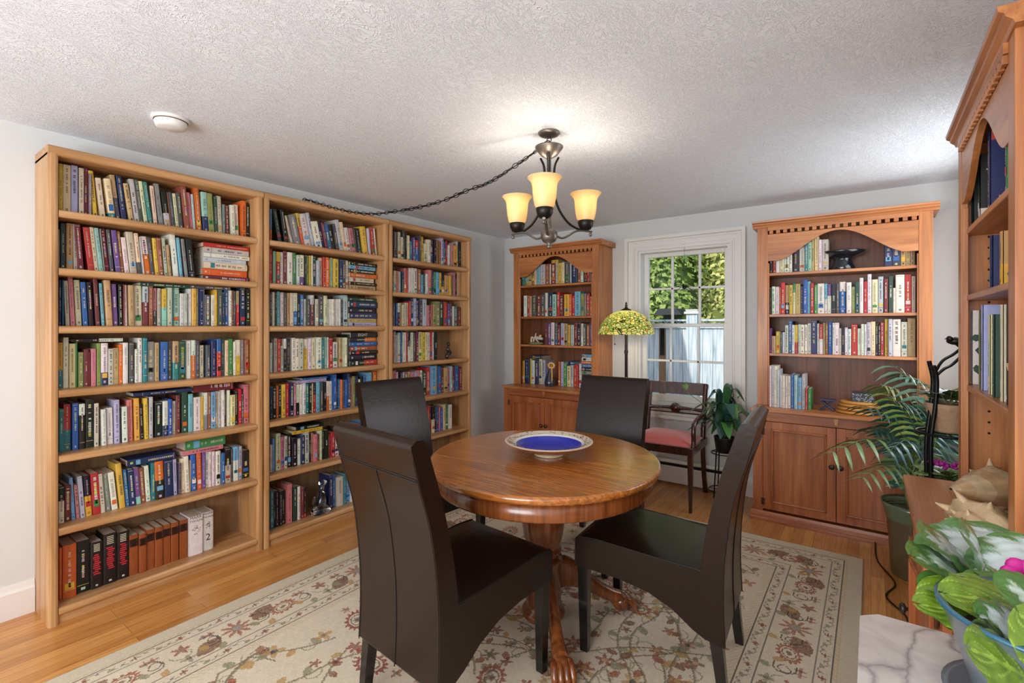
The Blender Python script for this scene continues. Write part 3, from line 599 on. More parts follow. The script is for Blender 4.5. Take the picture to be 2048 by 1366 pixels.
'B5':('x',-3,0.751,'1559,1575,207,0,n 1576,1602,205,0,k 1603,1618,205,0,o 1619,1635,201,0,k 1636,1662,209,0,y 1664,1690,211,0,r 1692,1716,211,0,n 1717,1734,209,0,p 1738,1761,199,0,w/k.6 1763,1783,197,0,w 1784,1805,203,0,w 1807,1827,198,0,q 1828,1845,196,0,k 1846,1859,195,0,c 1860,1884,198,0,k/r.4 1885,1913,201,0,s 1915,1937,199,0,h 1938,1957,197,0,k 1958,1980,200,0,w/o.5 1981,2008,198,0,w 2011,2037,243,0,b 2040,2053,207,0,n 2054,2066,206,0,b 2069,2089,202,0,o 2091,2105,200,0,h 2106,2127,198,0,b 2130,2155,236,0,n 2157,2172,206,0,p 2174,2194,216,0,j 2195,2220,214,0,n 2222,2238,191,0,w 2239,2255,210,0,k 2266,2291,214,0,b 2293,2308,212,0,s 2310,2342,234,0,s 2357,2394,236,0,o','1737,1958,221,244,l 1781,1965,242,255,b'),
'B6':('x',-3,0.425,'1560,1573,169,0,w 1574,1588,205,0,s 1589,1596,203,0,k 1597,1627,230,0,c 1628,1654,203,0,p 1655,1677,202,0,w 1678,1702,214,0,k 1704,1739,179,0,k 1741,1765,170,0,w 1766,1793,188,0,n 1795,1824,203,0,z 1825,1837,192,0,k 1839,1854,193,0,f 1856,1880,179,0,p 1882,1900,175,0,f 1902,1918,199,0,c 1919,1933,203,0,k 1935,1962,193,0,k 1964,1980,160,0,f 1982,2015,170,0,r 2016,2047,157,0,w 2050,2082,194,0,h 2086,2115,181,0,w 2119,2158,189,0,n 2162,2188,190,0,b 2193,2223,193,0,r 2228,2250,203,0,b 2252,2280,206,0,s 2282,2295,206,0,y','1710,1922,220,245,y 1731,1926,243,268,k'),
'B7':('x',-3,0.072,'1560,1582,241,0,q 1584,1594,227,0,k 1596,1618,225,0,k 1620,1636,216,0,k 1638,1662,214,0,k 1669,1702,247,0,p 1710,1739,220,0,d 1742,1763,213,0,w 1764,1784,204,0,m 1785,1801,198,0,k/r.85 1970,2000,229,0,n 2004,2024,221,0,b 2030,2078,201,0,i 2082,2105,209,0,q 2107,2141,173,0,s 2142,2162,180,0,w 2166,2201,180,0,m 2206,2246,184,0,h',''),
'C1':('x',-3,1.85,'2543,2578,219,0,h 2580,2605,220,0,w 2607,2632,183,0,c 2634,2664,239,0,h 2668,2682,230,0,k 2684,2710,208,0,c 2712,2737,166,0,q 2739,2765,198,0,v 2767,2811,182,0,r/b.35 2813,2833,223,0,h 2835,2867,220,0,y 2870,2908,167,0,c 2912,2948,206,0,w 2951,2982,207,0,h 2985,3014,215,0,k 3017,3046,212,0,t 3049,3073,205,0,f 3078,3111,248,0,z 3114,3149,215,0,b 3152,3172,227,0,r 3174,3200,191,0,w 3202,3240,212,0,p 3246,3290,198,0,y 3292,3316,255,0,z 3318,3351,251,0,k',''),
'C2':('x',-3,1.59,'2525,2538,166,0,d 2540,2567,172,0,c 2568,2591,171,0,p 2593,2614,169,0,z 2616,2641,172,0,n 2643,2667,199,0,p/o.6 2668,2687,201,0,r 2690,2720,205,0,w 2722,2753,208,0,w 2755,2786,209,0,w 2791,2830,206,0,f 2832,2860,166,0,s 2862,2880,175,0,d 2883,2917,177,0,w 2922,2961,212,0,p 2964,2985,214,0,n 2988,3014,201,0,g 3016,3051,200,0,s 3059,3087,200,0,y 3089,3118,203,0,k/y.6 3122,3147,182,0,t 3149,3176,181,0,y 3178,3205,183,0,y 3208,3223,189,0,h 3225,3263,215,0,p 3265,3286,210,0,k 3292,3343,225,0,t',''),
'C3':('x',-3,1.33,'2525,2538,180,0,h 2540,2553,177,0,e 2555,2569,181,0,b 2571,2596,179,0,w/n.4 2598,2617,183,0,t 2618,2641,170,0,c 2643,2666,185,0,i 2668,2692,186,0,c 2693,2710,201,0,r 2712,2737,223,0,n 2739,2771,224,0,l 2773,2811,212,0,n 2813,2845,213,0,h 2847,2895,222,0,z 2897,2917,172,0,p 2919,2939,173,0,m 2941,2961,174,0,p 2965,2998,182,0,t 3003,3051,210,0,j 3053,3100,208,0,d 3105,3149,210,0,r 3152,3181,196,0,v 3183,3211,198,0,h 3215,3237,175,0,w 3240,3280,176,0,q 3283,3327,170,0,m',''),
'C4':('x',-3,1.043,'2522,2536,241,0,r 2538,2555,245,0,z 2557,2579,215,0,i 2581,2606,233,0,w 2608,2622,244,0,b 2624,2667,236,0,w 2669,2677,240,0,r 2679,2705,240,0,k/w.5 2707,2743,235,0,w 2745,2767,231,0,h 2769,2795,243,0,m 2797,2832,238,0,c 2834,2866,234,0,y 2868,2896,234,0,c 2899,2929,233,0,w 2932,2958,245,0,r 2961,2974,233,0,w 2976,3008,233,0,k','2677,2784,240,257,g'),
'C5':('x',-3,0.751,'2517,2555,233,0,p 2557,2574,219,0,w 2576,2593,218,0,m 2595,2627,220,0,k 2629,2649,210,0,w 2651,2687,212,0,f 2689,2717,209,0,t 2719,2753,207,0,p 2755,2789,208,0,l 2792,2819,213,0,p 2821,2848,211,0,w 2850,2894,200,0,d 2896,2941,229,0,r 2942,3005,241,0,s 3008,3029,238,0,t 3031,3072,232,0,b 3074,3101,217,0,m 3103,3149,215,0,t 3151,3179,208,0,p 3182,3212,222,0,z 3215,3244,212,0,m 3247,3297,217,0,b 3300,3333,210,0,m',''),
'C6':('x',-3,0.425,'2789,2821,249,0,f 2824,2853,245,0,n 2856,2886,240,0,w 2889,2916,236,0,r 2918,2944,225,0,m 2946,2975,221,0,k/c.5 2978,2997,217,0,k 2999,3025,214,0,b 3028,3043,203,0,p 3045,3078,187,0,b 3080,3113,219,0,c 3115,3149,215,0,g 3151,3188,210,0,w',''),
'D1':('y',3.95,1.727,'-2779,-2742,92,0,q -2739,-2704,89,0,j -2701,-2660,87,0,t -2657,-2628,98,0,f -2625,-2599,130,0,c -2596,-2559,167,0,s -2556,-2501,191,0,z -2496,-2454,189,0,f -2451,-2439,187,0,w -2436,-2387,195,0,m -2384,-2363,195,0,i -2360,-2321,190,0,y -2318,-2291,193,0,c -2288,-2238,196,0,h -2235,-2220,181,0,z -2218,-2160,140,0,n -2157,-2124,111,0,f -2121,-2096,94,0,w -2093,-2061,92,0,k -2058,-2036,90,0,r -2033,-2011,88,0,h','-2434,-2358,202,232,y'),
'D2':('y',3.95,1.422,'-2749,-2713,204,0,w -2709,-2683,203,0,r -2680,-2655,198,0,t -2647,-2602,207,0,h -2599,-2551,205,0,m -2548,-2507,210,0,h -2501,-2476,222,0,w -2473,-2423,224,0,n -2419,-2378,205,0,a -2370,-2343,223,0,r -2340,-2306,189,0,m -2300,-2247,200,0,y -2244,-2218,199,0,o -2215,-2186,185,0,r -2180,-2123,221,0,s -2120,-2089,200,0,j -2086,-2068,199,0,e -2065,-2033,198,0,r -2030,-2011,172,0,o',''),
'D3':('y',3.95,1.15,'-2507,-2473,210,0,m -2470,-2442,209,0,v -2439,-2404,212,0,w -2400,-2366,212,0,h -2363,-2336,190,0,m -2333,-2298,206,0,l -2292,-2258,202,0,t -2255,-2231,189,0,y -2228,-2196,189,0,z -2193,-2160,208,0,m -2157,-2124,211,0,k -2121,-2099,202,0,w -2096,-2068,195,0,h -2065,-2035,189,0,f -2032,-2011,208,0,v',''),
'D4':('y',4,0.765,'-2806,-2772,220,0,y -2769,-2717,238,0,n -2714,-2694,274,0,y -2691,-2656,227,0,w -2653,-2612,229,0,n -2609,-2575,244,0,c -2572,-2539,235,0,l -2388,-2365,226,0,o -2362,-2335,228,0,l -2332,-2297,223,0,g -2294,-2260,192,0,c -2257,-2228,200,0,z -2225,-2194,208,0,r -2192,-2173,209,0,r -2170,-2144,217,0,w','-2714,-2575,239,272,n -2294,-2209,200,230,b -2134,-2035,276,307,s -2137,-2035,247,272,w -2141,-2035,219,243,o -2141,-2035,186,215,b -2141,-2035,155,182,k -2144,-2035,124,151,e'),
'E1':('y',3.95,1.708,'-590,-572,89,0,k -570,-549,88,0,r -548,-526,88,0,w -524,-499,88,0,c -497,-467,93,0,w -465,-448,98,0,w -445,-406,123,0,k -404,-373,148,0,w -371,-352,191,0,q -351,-331,202,0,a -330,-316,223,0,t -313,-290,239,0,c -289,-272,212,0,w -270,-234,211,0,i 71,107,96,0,n 109,149,92,0,n 151,176,93,0,r/t.4 177,197,87,0,t 198,221,81,0,t',''),
'E2':('y',3.95,1.414,'-590,-579,194,0,k -576,-556,199,0,w -554,-530,196,0,w -529,-519,191,0,o -518,-493,223,0,r -491,-467,205,0,t/n.6 -465,-445,204,0,y -443,-430,213,0,g/c.3 -429,-398,211,0,t -397,-382,194,0,n -382,-357,236,0,b -355,-339,224,0,s -337,-318,211,0,r -316,-298,199,0,g -296,-258,206,0,w -257,-239,203,0,s/w.5 -238,-217,199,0,v/w.4 -215,-191,196,0,k -189,-172,201,0,h -170,-136,211,0,w/b.3 -132,-105,205,0,w -103,-85,175,0,j -84,-62,207,0,d -66,-41,231,0,w -39,-20,207,0,r -18,2,253,0,w 4,35,217,0,c 37,64,234,0,z 67,87,218,0,m 91,112,233,0,d 114,125,157,0,w 126,170,239,0,w 172,203,239,0,r 205,223,226,0,i',''),
'E3':('y',3.95,1.137,'-590,-579,176,0,v -577,-551,121,0,t -549,-524,153,0,y -523,-509,148,0,h -508,-495,148,0,w -493,-473,197,0,w -471,-450,228,0,b -449,-434,200,0,w -433,-413,200,0,y/r.6 -411,-398,204,0,z -397,-376,202,0,w -374,-355,202,0,w -353,-335,211,0,w -334,-300,231,0,n -299,-287,209,0,w -286,-266,206,0,r/w.5 -264,-251,213,0,t -249,-237,213,0,f -235,-212,217,0,b -210,-198,213,0,w -197,-174,214,0,w -173,-159,177,0,w -158,-143,179,0,k -141,-125,182,0,w -123,-107,173,0,w -105,-72,202,0,r -71,-53,176,0,w -52,-37,205,0,w -36,-24,204,0,w -23,-1,216,0,z 0,22,221,0,c 23,37,212,0,k 38,49,199,0,k 50,67,216,0,r 71,87,237,0,y 89,109,237,0,z 111,151,235,0,w 154,184,218,0,w 186,223,240,0,t',''),
'E4':('y',3.84,0.765,'-574,-563,286,0,w -561,-546,287,0,z -545,-529,286,0,w -527,-513,261,0,z -511,-496,220,0,w -494,-479,221,0,w -477,-463,219,0,w -461,-445,220,0,w -443,-426,232,0,b -424,-404,228,0,a -402,-380,213,0,s -378,-360,236,0,z -357,-345,145,0,r -343,-325,141,0,g',''),
}
INNER = {'A': (.569, 1.439), 'B': (1.519, 2.379), 'C': (2.459, 3.317), 'D': (-2.818, -1.937), 'E': (-.642, .284)}
SHW = {'A': ['top', 'second', 'third', 'fourth', 'fifth', 'sixth', 'bottom'], 'B': ['top', 'second', 'third', 'fourth', 'fifth', 'sixth', 'bottom'],
       'C': ['top', 'second', 'third', 'fourth', 'fifth', 'sixth', 'bottom'], 'D': ['top', 'second', 'third', 'lowest'], 'E': ['top', 'second', 'third', 'lowest']}
CN = {'A': 'left oak bookcase', 'B': 'middle oak bookcase', 'C': 'right oak bookcase', 'D': 'hutch left of window', 'E': 'hutch right of window', 'F': 'nearest hutch'}
ORD = ['first', 'second', 'third', 'fourth', 'fifth', 'sixth', 'seventh', 'eighth', 'ninth', 'tenth', 'eleventh', 'twelfth', 'thirteenth', 'fourteenth', 'fifteenth', 'sixteenth', 'seventeenth', 'eighteenth', 'nineteenth', 'twentieth']
ORD += ['twenty-' + o for o in ORD[:9]] + ['thirtieth'] + ['thirty-' + o for o in ORD[:9]] + ['fortieth'] + ['forty-' + o for o in ORD[:9]]
ink_k, ink_r, ink_w = rgb(36, 30, 28), rgb(170, 36, 40), rgb(224, 216, 200)
TITLES = {('A7', 13): [('MARK', .0155, .205, ink_k, 0), ('TWAIN', .0135, .186, ink_k, 0), ('*', .11, .135, rgb(60, 52, 46), 0)], ('A7', 14): [('MARK', .0155, .205, ink_k, 0), ('TWAIN', .0135, .186, ink_k, 0), ('*', .09, .138, rgb(60, 52, 46), 0), ('2', .044, .072, ink_k, 0)],
          **{('A7', q): 'band' for q in range(6, 13)}, **{('A7', q): 'noir' for q in (3, 4, 5)}, ('B4f', 0): [('EIGHT', .03, .10, ink_w, 1)]}
recs = []
def cname(code): return PAL[code[0]][1]
for key, (plane, val, z, ups, fls) in BOOKS.items():
    k, si = key[0], int(key[1]) - 1; lo, hi = INNER[k]; L = [u.split(',') for u in ups.split()]
    L = [[int(a) / 1000, int(b) / 1000, int(h) / 1000, int(l) / 1000, c] for a, b, h, l, c in L]
    mn, mx = min(u[0] for u in L), max(u[1] for u in L); F = [u.split(',') for u in fls.split()]
    F = [[int(a) / 1000, int(b) / 1000, int(p) / 1000, int(q) / 1000, c] for a, b, p, q, c in F]
    if F: mn = min(mn, min(u[0] for u in F)); mx = max(mx, max(u[1] for u in F))
    s0 = max(mn, lo + .003); s1 = hi - .003 if mx > hi - .003 else mx
    sc = lambda y: s0 + (y - mn) * (s1 - s0) / (mx - mn)
    mid = []
    if key == 'B2': pass
    if k in 'DE' and si == 0: L = [[a, b, max(h, .178), l, c] for a, b, h, l, c in L]
    prev = -9
    for i, (a, b, h, l, c) in enumerate(L):
        a, b = sc(a), sc(b); a = max(a, prev + .0006); b = max(b, a + .005); prev = b
        recs.append(dict(key=key, k=k, si=si, i=i, a=a, b=b, h=h, lean=l, c=c, z=z, flat=False, plane=plane, val=val, L=L, n=len(L)))
    for i, (a, b, z0, z1, c) in enumerate(F): recs.append(dict(key=key, k=k, si=si, i=i, a=sc(a), b=sc(b), z0=z0, z1=z1, c=c, z=z, flat=True, plane=plane, val=val, L=F, n=len(F), ups=L))
# keep flat books resting on what is under them
for r in recs:
    if r['flat']:
        same = [q for q in recs if q['key'] == r['key'] and not q['flat'] and q['b'] > r['a'] + .012 and q['a'] < r['b'] - .012]
        if same: r['base'] = max(q['h'] for q in same) if r['key'] not in ('A2', 'B2', 'B3', 'B4') or r['z0'] > .16 and r['n'] <= 2 else None
stacks = {}
for r in recs:
    if r['flat']: stacks.setdefault((r['key'], round(r['a'] / .16)), []).append(r)
for key, fs in stacks.items():
    fs.sort(key=lambda q: q['z0']); lo = fs[0]
    tall = lo['z0'] > .12
    if tall:
        under = [q for q in recs if q['key'] == lo['key'] and not q['flat'] and q['b'] > lo['a'] + .004 and q['a'] < lo['b'] - .004]
        lim = lo['z0']
        for q in under: q['h'] = min(q['h'], lim + .004)
        zc = max([q['h'] for q in under] or [lim]) + .0005
    else: zc = 0.0005
    for f in fs:
        th = max(.012, f['z1'] - f['z0'] - .001); 
        nxt = [g for g in fs if g['z0'] > f['z0'] + 1e-6]
        if nxt: th = max(.010, nxt[0]['z0'] - f['z0'] - .0008)
        f['zb'] = zc; f['th'] = th; zc += th + .0006
DEPTHS = dict(A=.128, B=.128, C=.128, D=.17, E=.17)
def projected(r):
    z = r['z'] + (r['h'] / 2 if not r['flat'] else r['zb']); y = (r['a'] + r['b']) / 2
    p = Vector((r['val'], y, z)) if r['plane'] == 'x' else Vector((y, r['val'], z))
    fw = -math.sin(TH) * p.x + math.cos(TH) * p.y
    w, h = (r['b'] - r['a']), (r['h'] if not r['flat'] else r['th'])
    # foreshortening of the shelf direction
    n = Vector((1, 0)) if r['plane'] == 'x' else Vector((0, -1)); v = Vector((p.x, p.y)).normalized(); return w * h / fw ** 2 * abs(n.dot(v))
# hand placed books of the nearest hutch: a (along +y, far side), thickness, height, code
NEAR = [(1.685, [(2.457, 0.03, 0.2, 'k'), (2.322, 0.028, 0.23, 'k/w.8'), (2.151, 0.034, 0.255, 'n/o.93'), (1.887, 0.024, 0.25, 'g')]),
        (1.443, [(2.111, 0.03, 0.165, 'n'), (1.965, 0.032, 0.155, 't/y.6')]),
        (1.115, [(2.611, 0.02, 0.262, 'w'), (2.549, 0.02, 0.265, 'w'), (2.491, 0.03, 0.272, 'w'), (2.312, 0.016, 0.27, 'j'), (2.274, 0.032, 0.285, 'l'), (2.143, 0.022, 0.25, 'c'), (2.08, 0.03, 0.25, 'd'), (1.958, 0.024, 0.275, 'c'), (1.887, 0.022, 0.275, 'k')])]
order = sorted(recs, key=projected, reverse=True)
NNEAR = sum(len(b) for _, b in NEAR) + 4
single = set(id(r) for r in order[:298 - NNEAR])
rest = MB(); used = {}
def desc(r):
    w = r['b'] - r['a'] if not r['flat'] else r['th']; c = r['c']; n = cname(c)
    if '/' in c: n = n + ' and ' + PAL[c.split('/')[1][0]][1]
    if r['flat']: return ('thick ' if w > .026 else 'slim ' if w < .016 else '') + n + ' book lying flat'
    tall = 'tall ' if r['h'] > .225 else 'short ' if r['h'] < .18 else ''
    wd_ = 'thick ' if w > .033 else 'slim ' if w < .013 else ''
    return tall + wd_ + n + ' book' + (' leaning left' if r['lean'] < -.02 and len(n) < 8 else '')
SHORTC = {'A': 'left oak bookcase', 'B': 'middle oak bookcase', 'C': 'right oak bookcase', 'D': 'hutch left of window', 'E': 'hutch right of window'}
for r in recs:
    if id(r) not in single: continue
    base = '%s %s shelf' % (CN[r['k']], SHW[r['k']][r['si']]); sh = SHW[r['k']][r['si']]
    if r['flat']:
        pos = ('on top of the row' if r['z0'] > .12 else 'in the flat stack')
        cands = ['%s %s, %s shelf of %s' % (desc(r), pos, sh, SHORTC[r['k']]), '%s, %s from bottom, %s shelf of %s' % (desc(r), ORD[min(r['n'] - 1 - r['i'], 19)], sh, SHORTC[r['k']])]
    else:
        L = r['L']; i = r['i']; l = cname(L[i - 1][4]) if i else None; n = cname(L[i + 1][4]) if i + 1 < len(L) else None
        if l and n: nb = 'between %s and %s ones' % (l, n) if l != n else 'between two %s ones' % l
        else: nb = 'beside the %s side panel' % ('left' if not l else 'right')
        cands = ['%s %s, %s shelf of %s' % (desc(r), nb, sh, SHORTC[r['k']]), '%s, %s from left, %s shelf of %s' % (desc(r), ORD[i], sh, SHORTC[r['k']])]
    r['cands'] = [c for c in cands]
cnt = {}
for r in recs:
    if 'cands' in r: cnt[r['cands'][0]] = cnt.get(r['cands'][0], 0) + 1
for r in recs:
    if 'cands' not in r: continue
    a, b = r['cands']; lab = a if cnt[a] == 1 and len(a.split()) <= 16 else b
    if len(lab.split()) > 16: lab = lab.replace(' leaning left', '').replace(' book lying flat', ' flat book')
    while len(lab.split()) > 16 and (lab.startswith('tall ') or lab.startswith('thick ') or lab.startswith('short ') or lab.startswith('slim ')): lab = lab.split(' ', 1)[1]
    r['label'] = lab
for r in recs:
    rng = random.Random(hash((r['key'], r['i'], r['flat'], 5)) if 0 else sum(map(ord, r['key'])) * 131 + r['i'] * 7 + (1 if r['flat'] else 0))
    rz = PI / 2 if r['plane'] == 'x' else 0
    d = DEPTHS[r['k']] * rng.uniform(.9, 1.05); setb = rng.uniform(-.006, .010)
    title = TITLES.get((r['key'] + ('f' if r['flat'] else ''), r['i']))
    if not r['flat']:
        w, h = r['b'] - r['a'], r['h']; cv, pg = book_geo(w, d, h, r['c'], rng, title=title)
        ang = math.atan2(r['lean'], h); a0 = r['a'] if r['lean'] <= 0 else r['a']
        R = Matrix.Rotation(ang, 4, 'Y'); dz = 0
        off = (w * math.sin(-ang) * 0)
        along, up = a0, r['z'] + .0005
        rot = (0, ang, rz)
    else:
        w, h = r['th'], r['b'] - r['a']; cv, pg = book_geo(w, d, h, r['c'], rng, title=title)
        along, up = r['a'], r['z'] + r['zb'] + w; rot = (0, PI / 2, rz)
    if r['plane'] == 'x': loc = (r['val'] - setb, along, up)
    else: loc = (along, r['val'] + setb, up)
    if id(r) in single:
        o = cv.build('book', bookmat, None); o.location = loc; o.rotation_euler = rot
        tag(o, r['label'], 'book', 'books on the ' + CN[r['k']] if r['k'] not in 'DE' else 'books in the ' + CN[r['k']])
        p = pg.build('pages', bookmat, o)
    else:
        from mathutils import Euler
        M = Matrix.LocRotScale(loc, Euler(rot), None); rest.merge(cv, M); rest.merge(pg, M)
o = rest.build('books', bookmat, None); tag(o, 'the smaller and farther books filling the oak bookcases and the two back hutches', 'books', None, 'stuff')
# the nearest hutch
desc3 = {(0, 0): 'black book at the far end of the nearest hutch top shelf', (0, 1): 'black and white illustrated book left of the blue one, nearest hutch top shelf', (0, 2): 'large blue and orange book under the arch of the nearest hutch',
         (0, 3): 'green book at the right of the nearest hutch top shelf', (1, 0): 'dark navy book standing on the middle shelf of the nearest hutch', (1, 1): 'book with painted tan and yellow cover, middle shelf of nearest hutch',
         (2, 0): 'farthest thin white book on the lowest shelf of the nearest hutch', (2, 1): 'second thin white book on the lowest shelf of the nearest hutch', (2, 2): 'thick white book with plant cover, lowest shelf of nearest hutch',
         (2, 3): 'olive spined book between white and lavender ones in the nearest hutch', (2, 4): 'pale lavender blue book on the lowest shelf of the nearest hutch', (2, 5): 'short cream book left of the dark green one, nearest hutch',
         (2, 6): 'dark green book on the lowest shelf of the nearest hutch', (2, 7): 'tall cream book right of the dark green one, nearest hutch', (2, 8): 'black and orange book at the right of the nearest hutch lowest shelf'}
for si, (z, bl) in enumerate(NEAR):
    for i, (y, w, h, c) in enumerate(bl):
        rng = random.Random(900 + si * 20 + i); title = [('GALAPAGOS'[:2], .03, h - .022, ink_w, 0), ('C', .05, h - .085, rgb(226, 84, 36), 0)] if (si, i) == (0, 2) else None
        cv, pg = book_geo(w, .17, h, c, rng, title=None if title else None)
        if (si, i) == (0, 2):     # the front cover, seen at a slant: red band, letters, white shape
            x = w + .0004
            def q(y0, y1, z0, z1, col): cv.add([(x, y0, z0), (x, y1, z0), (x, y1, z1), (x, y0, z1)], [(0, 1, 2, 3)], 0, col)
            q(.003, .165, h - .03, h - .002, rgb(196, 70, 40)); q(.02, .15, .02, .05, rgb(206, 206, 196)); q(.05, .12, .05, .075, rgb(190, 192, 186))
            for tx, s_, zc, yy, col in (('GA', .030, h - .017, .055, ink_w), ('C', .07, h - .085, .085, rgb(226, 84, 36))):
                tm = text_mb(tx, s_, col, 0, 0, 0, 0); cv.merge(tm, Matrix.Translation((x + .0004, yy, zc)) @ Matrix.Rotation(PI / 2, 4, 'Z'))
        if (si, i) in ((1, 1), (2, 2), (2, 8), (0, 1)):
            x = w + .0004; pr = {(1, 1): 'tygqf', (2, 2): 'ddg', (2, 8): 'otfy', (0, 1): 'eiee'}[(si, i)]
            for n in range(34):
                yy = rng.uniform(.01, .14); zz = rng.uniform(.02, h * (.75 if si else .95) - .03); s_ = rng.uniform(.006, .02) * (.25 if (si, i) == (0, 1) else 1); col = PAL[rng.choice(pr)][0]
                a = rng.uniform(0, 6.28); P = [(x + n * 1e-5, yy + s_ * math.cos(a + t_ * 1.26) * rng.uniform(.6, 1.3), zz + s_ * math.sin(a + t_ * 1.26)) for t_ in range(5)]; cv.add(P, [(0, 1, 2, 3, 4)], 0, col)
        o = cv.build('book', bookmat, None, fix=False); o.location = (.300, y, z + .0005); o.rotation_euler = (0, 0, -PI / 2)
        tag(o, desc3[(si, i)], 'book', 'books in the nearest hutch'); pg.build('pages', bookmat, o)
lay = [(.030, .20, 's', 'blue covered book on top of the leaning pile, nearest hutch middle shelf'), (.022, .21, 't', 'tan book under the blue one in the nearest hutch'), (.024, .2, 'c', 'cream book at the foot of the flat pile in the nearest hutch')]
zz = 1.443 + .0006
for i, (w, h, c, lb) in reversed(list(enumerate(lay))):
    w = (.05, .045, .085)[i]
    cv, pg = book_geo(w, .17, h * .8, c, random.Random(70 + i)); o = cv.build('book', bookmat, None)
    o.location = (.31, 1.85 - .01 * i, zz + w); o.rotation_euler = (0, PI / 2, -PI / 2); zz += w + .0006
    tag(o, lb, 'book', 'books in the nearest hutch'); pg.build('pages', bookmat, o)
# ------------------------------------------------------------------ rug
RX0, RX1, RY0, RY1 = -2.47, -.035, .06, 3.41
def make_rug():
    px = .0055; nx, ny = int((RX1 - RX0) / px), int((RY1 - RY0) / px); R = np.random.RandomState(3)
    def noise(cell):
        g = R.rand(ny // cell + 3, nx // cell + 3); yy, xx = np.mgrid[0:ny, 0:nx] / cell; yi, xi = yy.astype(int), xx.astype(int); fy, fx = yy - yi, xx - xi
        return (g[yi, xi] * (1 - fy) + g[yi + 1, xi] * fy) * (1 - fx) + (g[yi, xi + 1] * (1 - fy) + g[yi + 1, xi + 1] * fy) * fx
    img = np.zeros((ny, nx, 3)); cream = np.array(rgb(214, 198, 172)); img[:] = cream
    img *= (.90 + .14 * noise(40) + .08 * (noise(3) - .5))[..., None]
    Y, X = np.mgrid[0:ny, 0:nx] * px
    W, H = nx * px, ny * px; E = np.minimum(np.minimum(X, W - X), np.minimum(Y, H - Y))
    beige, rust, brick, gold, sage, dk, brn, rose, slate = (np.array(rgb(*c)) for c in ((186, 168, 140), (152, 84, 58), (138, 62, 50), (182, 140, 82), (140, 136, 106), (66, 60, 54), (126, 88, 64), (170, 112, 96), (128, 128, 124)))
    def blend(mask, c, a=1.0):
        m = np.clip(mask, 0, 1)[..., None] * a; return img * (1 - m) + c * m
    img[:] = blend((E < .075) * 1., np.array(rgb(200, 186, 160)), .8)
    img[:] = blend(((E > .068) & (E < .083)) * ((((X + Y) / .014).astype(int) % 2) * .5 + .3), gold, .5)
    for e0 in (.088, .142, .325, .385): img[:] = blend(1 - np.abs(E - e0) / .0045, dk, .85)
    img[:] = blend(((E > .390) & (E < .425)) * (((X * 1.3 - Y) / .013).astype(int) % 2) * .5, gold, .5)
    def stamp(x, y, r, fn):
        i0, i1 = max(0, int((y - r) / px)), min(ny, int((y + r) / px) + 1); j0, j1 = max(0, int((x - r) / px)), min(nx, int((x + r) / px) + 1)
        if i0 >= i1 or j0 >= j1: return
        yy, xx = Y[i0:i1, j0:j1] - y, X[i0:i1, j0:j1] - x; m, c = fn(xx, yy); m = np.clip(m, 0, 1)[..., None]
        img[i0:i1, j0:j1] = img[i0:i1, j0:j1] * (1 - m) + c * m
    def flower(x, y, r, c, c2, n=5, ph=0., el=1., ang=0.):
        def fn(xx, yy):
            u = xx * math.cos(ang) + yy * math.sin(ang); v = (-xx * math.sin(ang) + yy * math.cos(ang)) * el; d = np.hypot(u, v); a = np.arctan2(v, u)
            e = r * (.68 + .32 * np.cos(n * (a + ph))); m = (d < e) * (.72 + .28 * R.rand(*d.shape)); core = (d < r * .3)
            cc = c[None, None] * (1 - core[..., None]) + c2[None, None] * core[..., None]; return m * .92, cc
        stamp(x, y, r * 1.4, fn)
    def palmette(x, y, r, ang, c, c2):
        def fn(xx, yy):
            u = xx * math.cos(ang) + yy * math.sin(ang); v = (-xx * math.sin(ang) + yy * math.cos(ang)) * 1.45; d = np.hypot(u, v); a = np.arctan2(v, u)
            e = r * (.88 + .12 * np.cos(15 * a)); ring = (d < e) & (d > r * .62); inn = (d < r * .52) & (d > r * .42); core = d < r * .2
            m = (ring | inn | core) * (.75 + .25 * R.rand(*d.shape)); cc = np.where(ring[..., None], c[None, None], c2[None, None]); return m, cc
        stamp(x, y, r * 1.2, fn)
    def leaf(x, y, L, ang, c):
        def fn(xx, yy):
            u = (xx * math.cos(ang) + yy * math.sin(ang)) / L; v = (-xx * math.sin(ang) + yy * math.cos(ang)) / L
            return ((np.abs(v) < .30 * np.sin(np.clip(u, 0, 1) * PI) ** .8) & (u > 0) & (u < 1)) * (.7 + .3 * R.rand(*u.shape)), c[None, None] * np.ones(u.shape + (1,))
        stamp(x, y, L * 1.1, fn)
    def line(P, w, c, a=.8):
        for (x0, y0), (x1, y1) in zip(P[:-1], P[1:]):
            n = max(1, int(math.hypot(x1 - x0, y1 - y0) / (px * .8)))
            for k in range(n):
                t = k / n; i, j = int((y0 + (y1 - y0) * t) / px), int((x0 + (x1 - x0) * t) / px)
                if 0 <= i < ny and 0 <= j < nx:
                    img[i, j] = img[i, j] * (1 - a) + c * a
                    if w > 1 and j + 1 < nx: img[i, j + 1] = img[i, j + 1] * (1 - a * .6) + c * a * .6
    def curl(x, y, r, a0, s, c):
        line([(x + r * (1 - t / 9 * .8) * math.cos(a0 + s * t * .62), y + r * (1 - t / 9 * .8) * math.sin(a0 + s * t * .62)) for t in range(10)], 1, c)
    # guard stripes: running scrolls with small buds; main border: palmettes and rosettes
    def along(off, step, f):
        for side in range(4):
            Ls = (W if side % 2 == 0 else H) - 2 * off; n = max(1, round(Ls / step))
            for k in range(n):
                s = off + Ls * (k + .5) / n; x, y = [(s, off), (W - off, s), (W - s, H - off), (off, H - s)][side]; f(x, y, side * PI / 2, k)
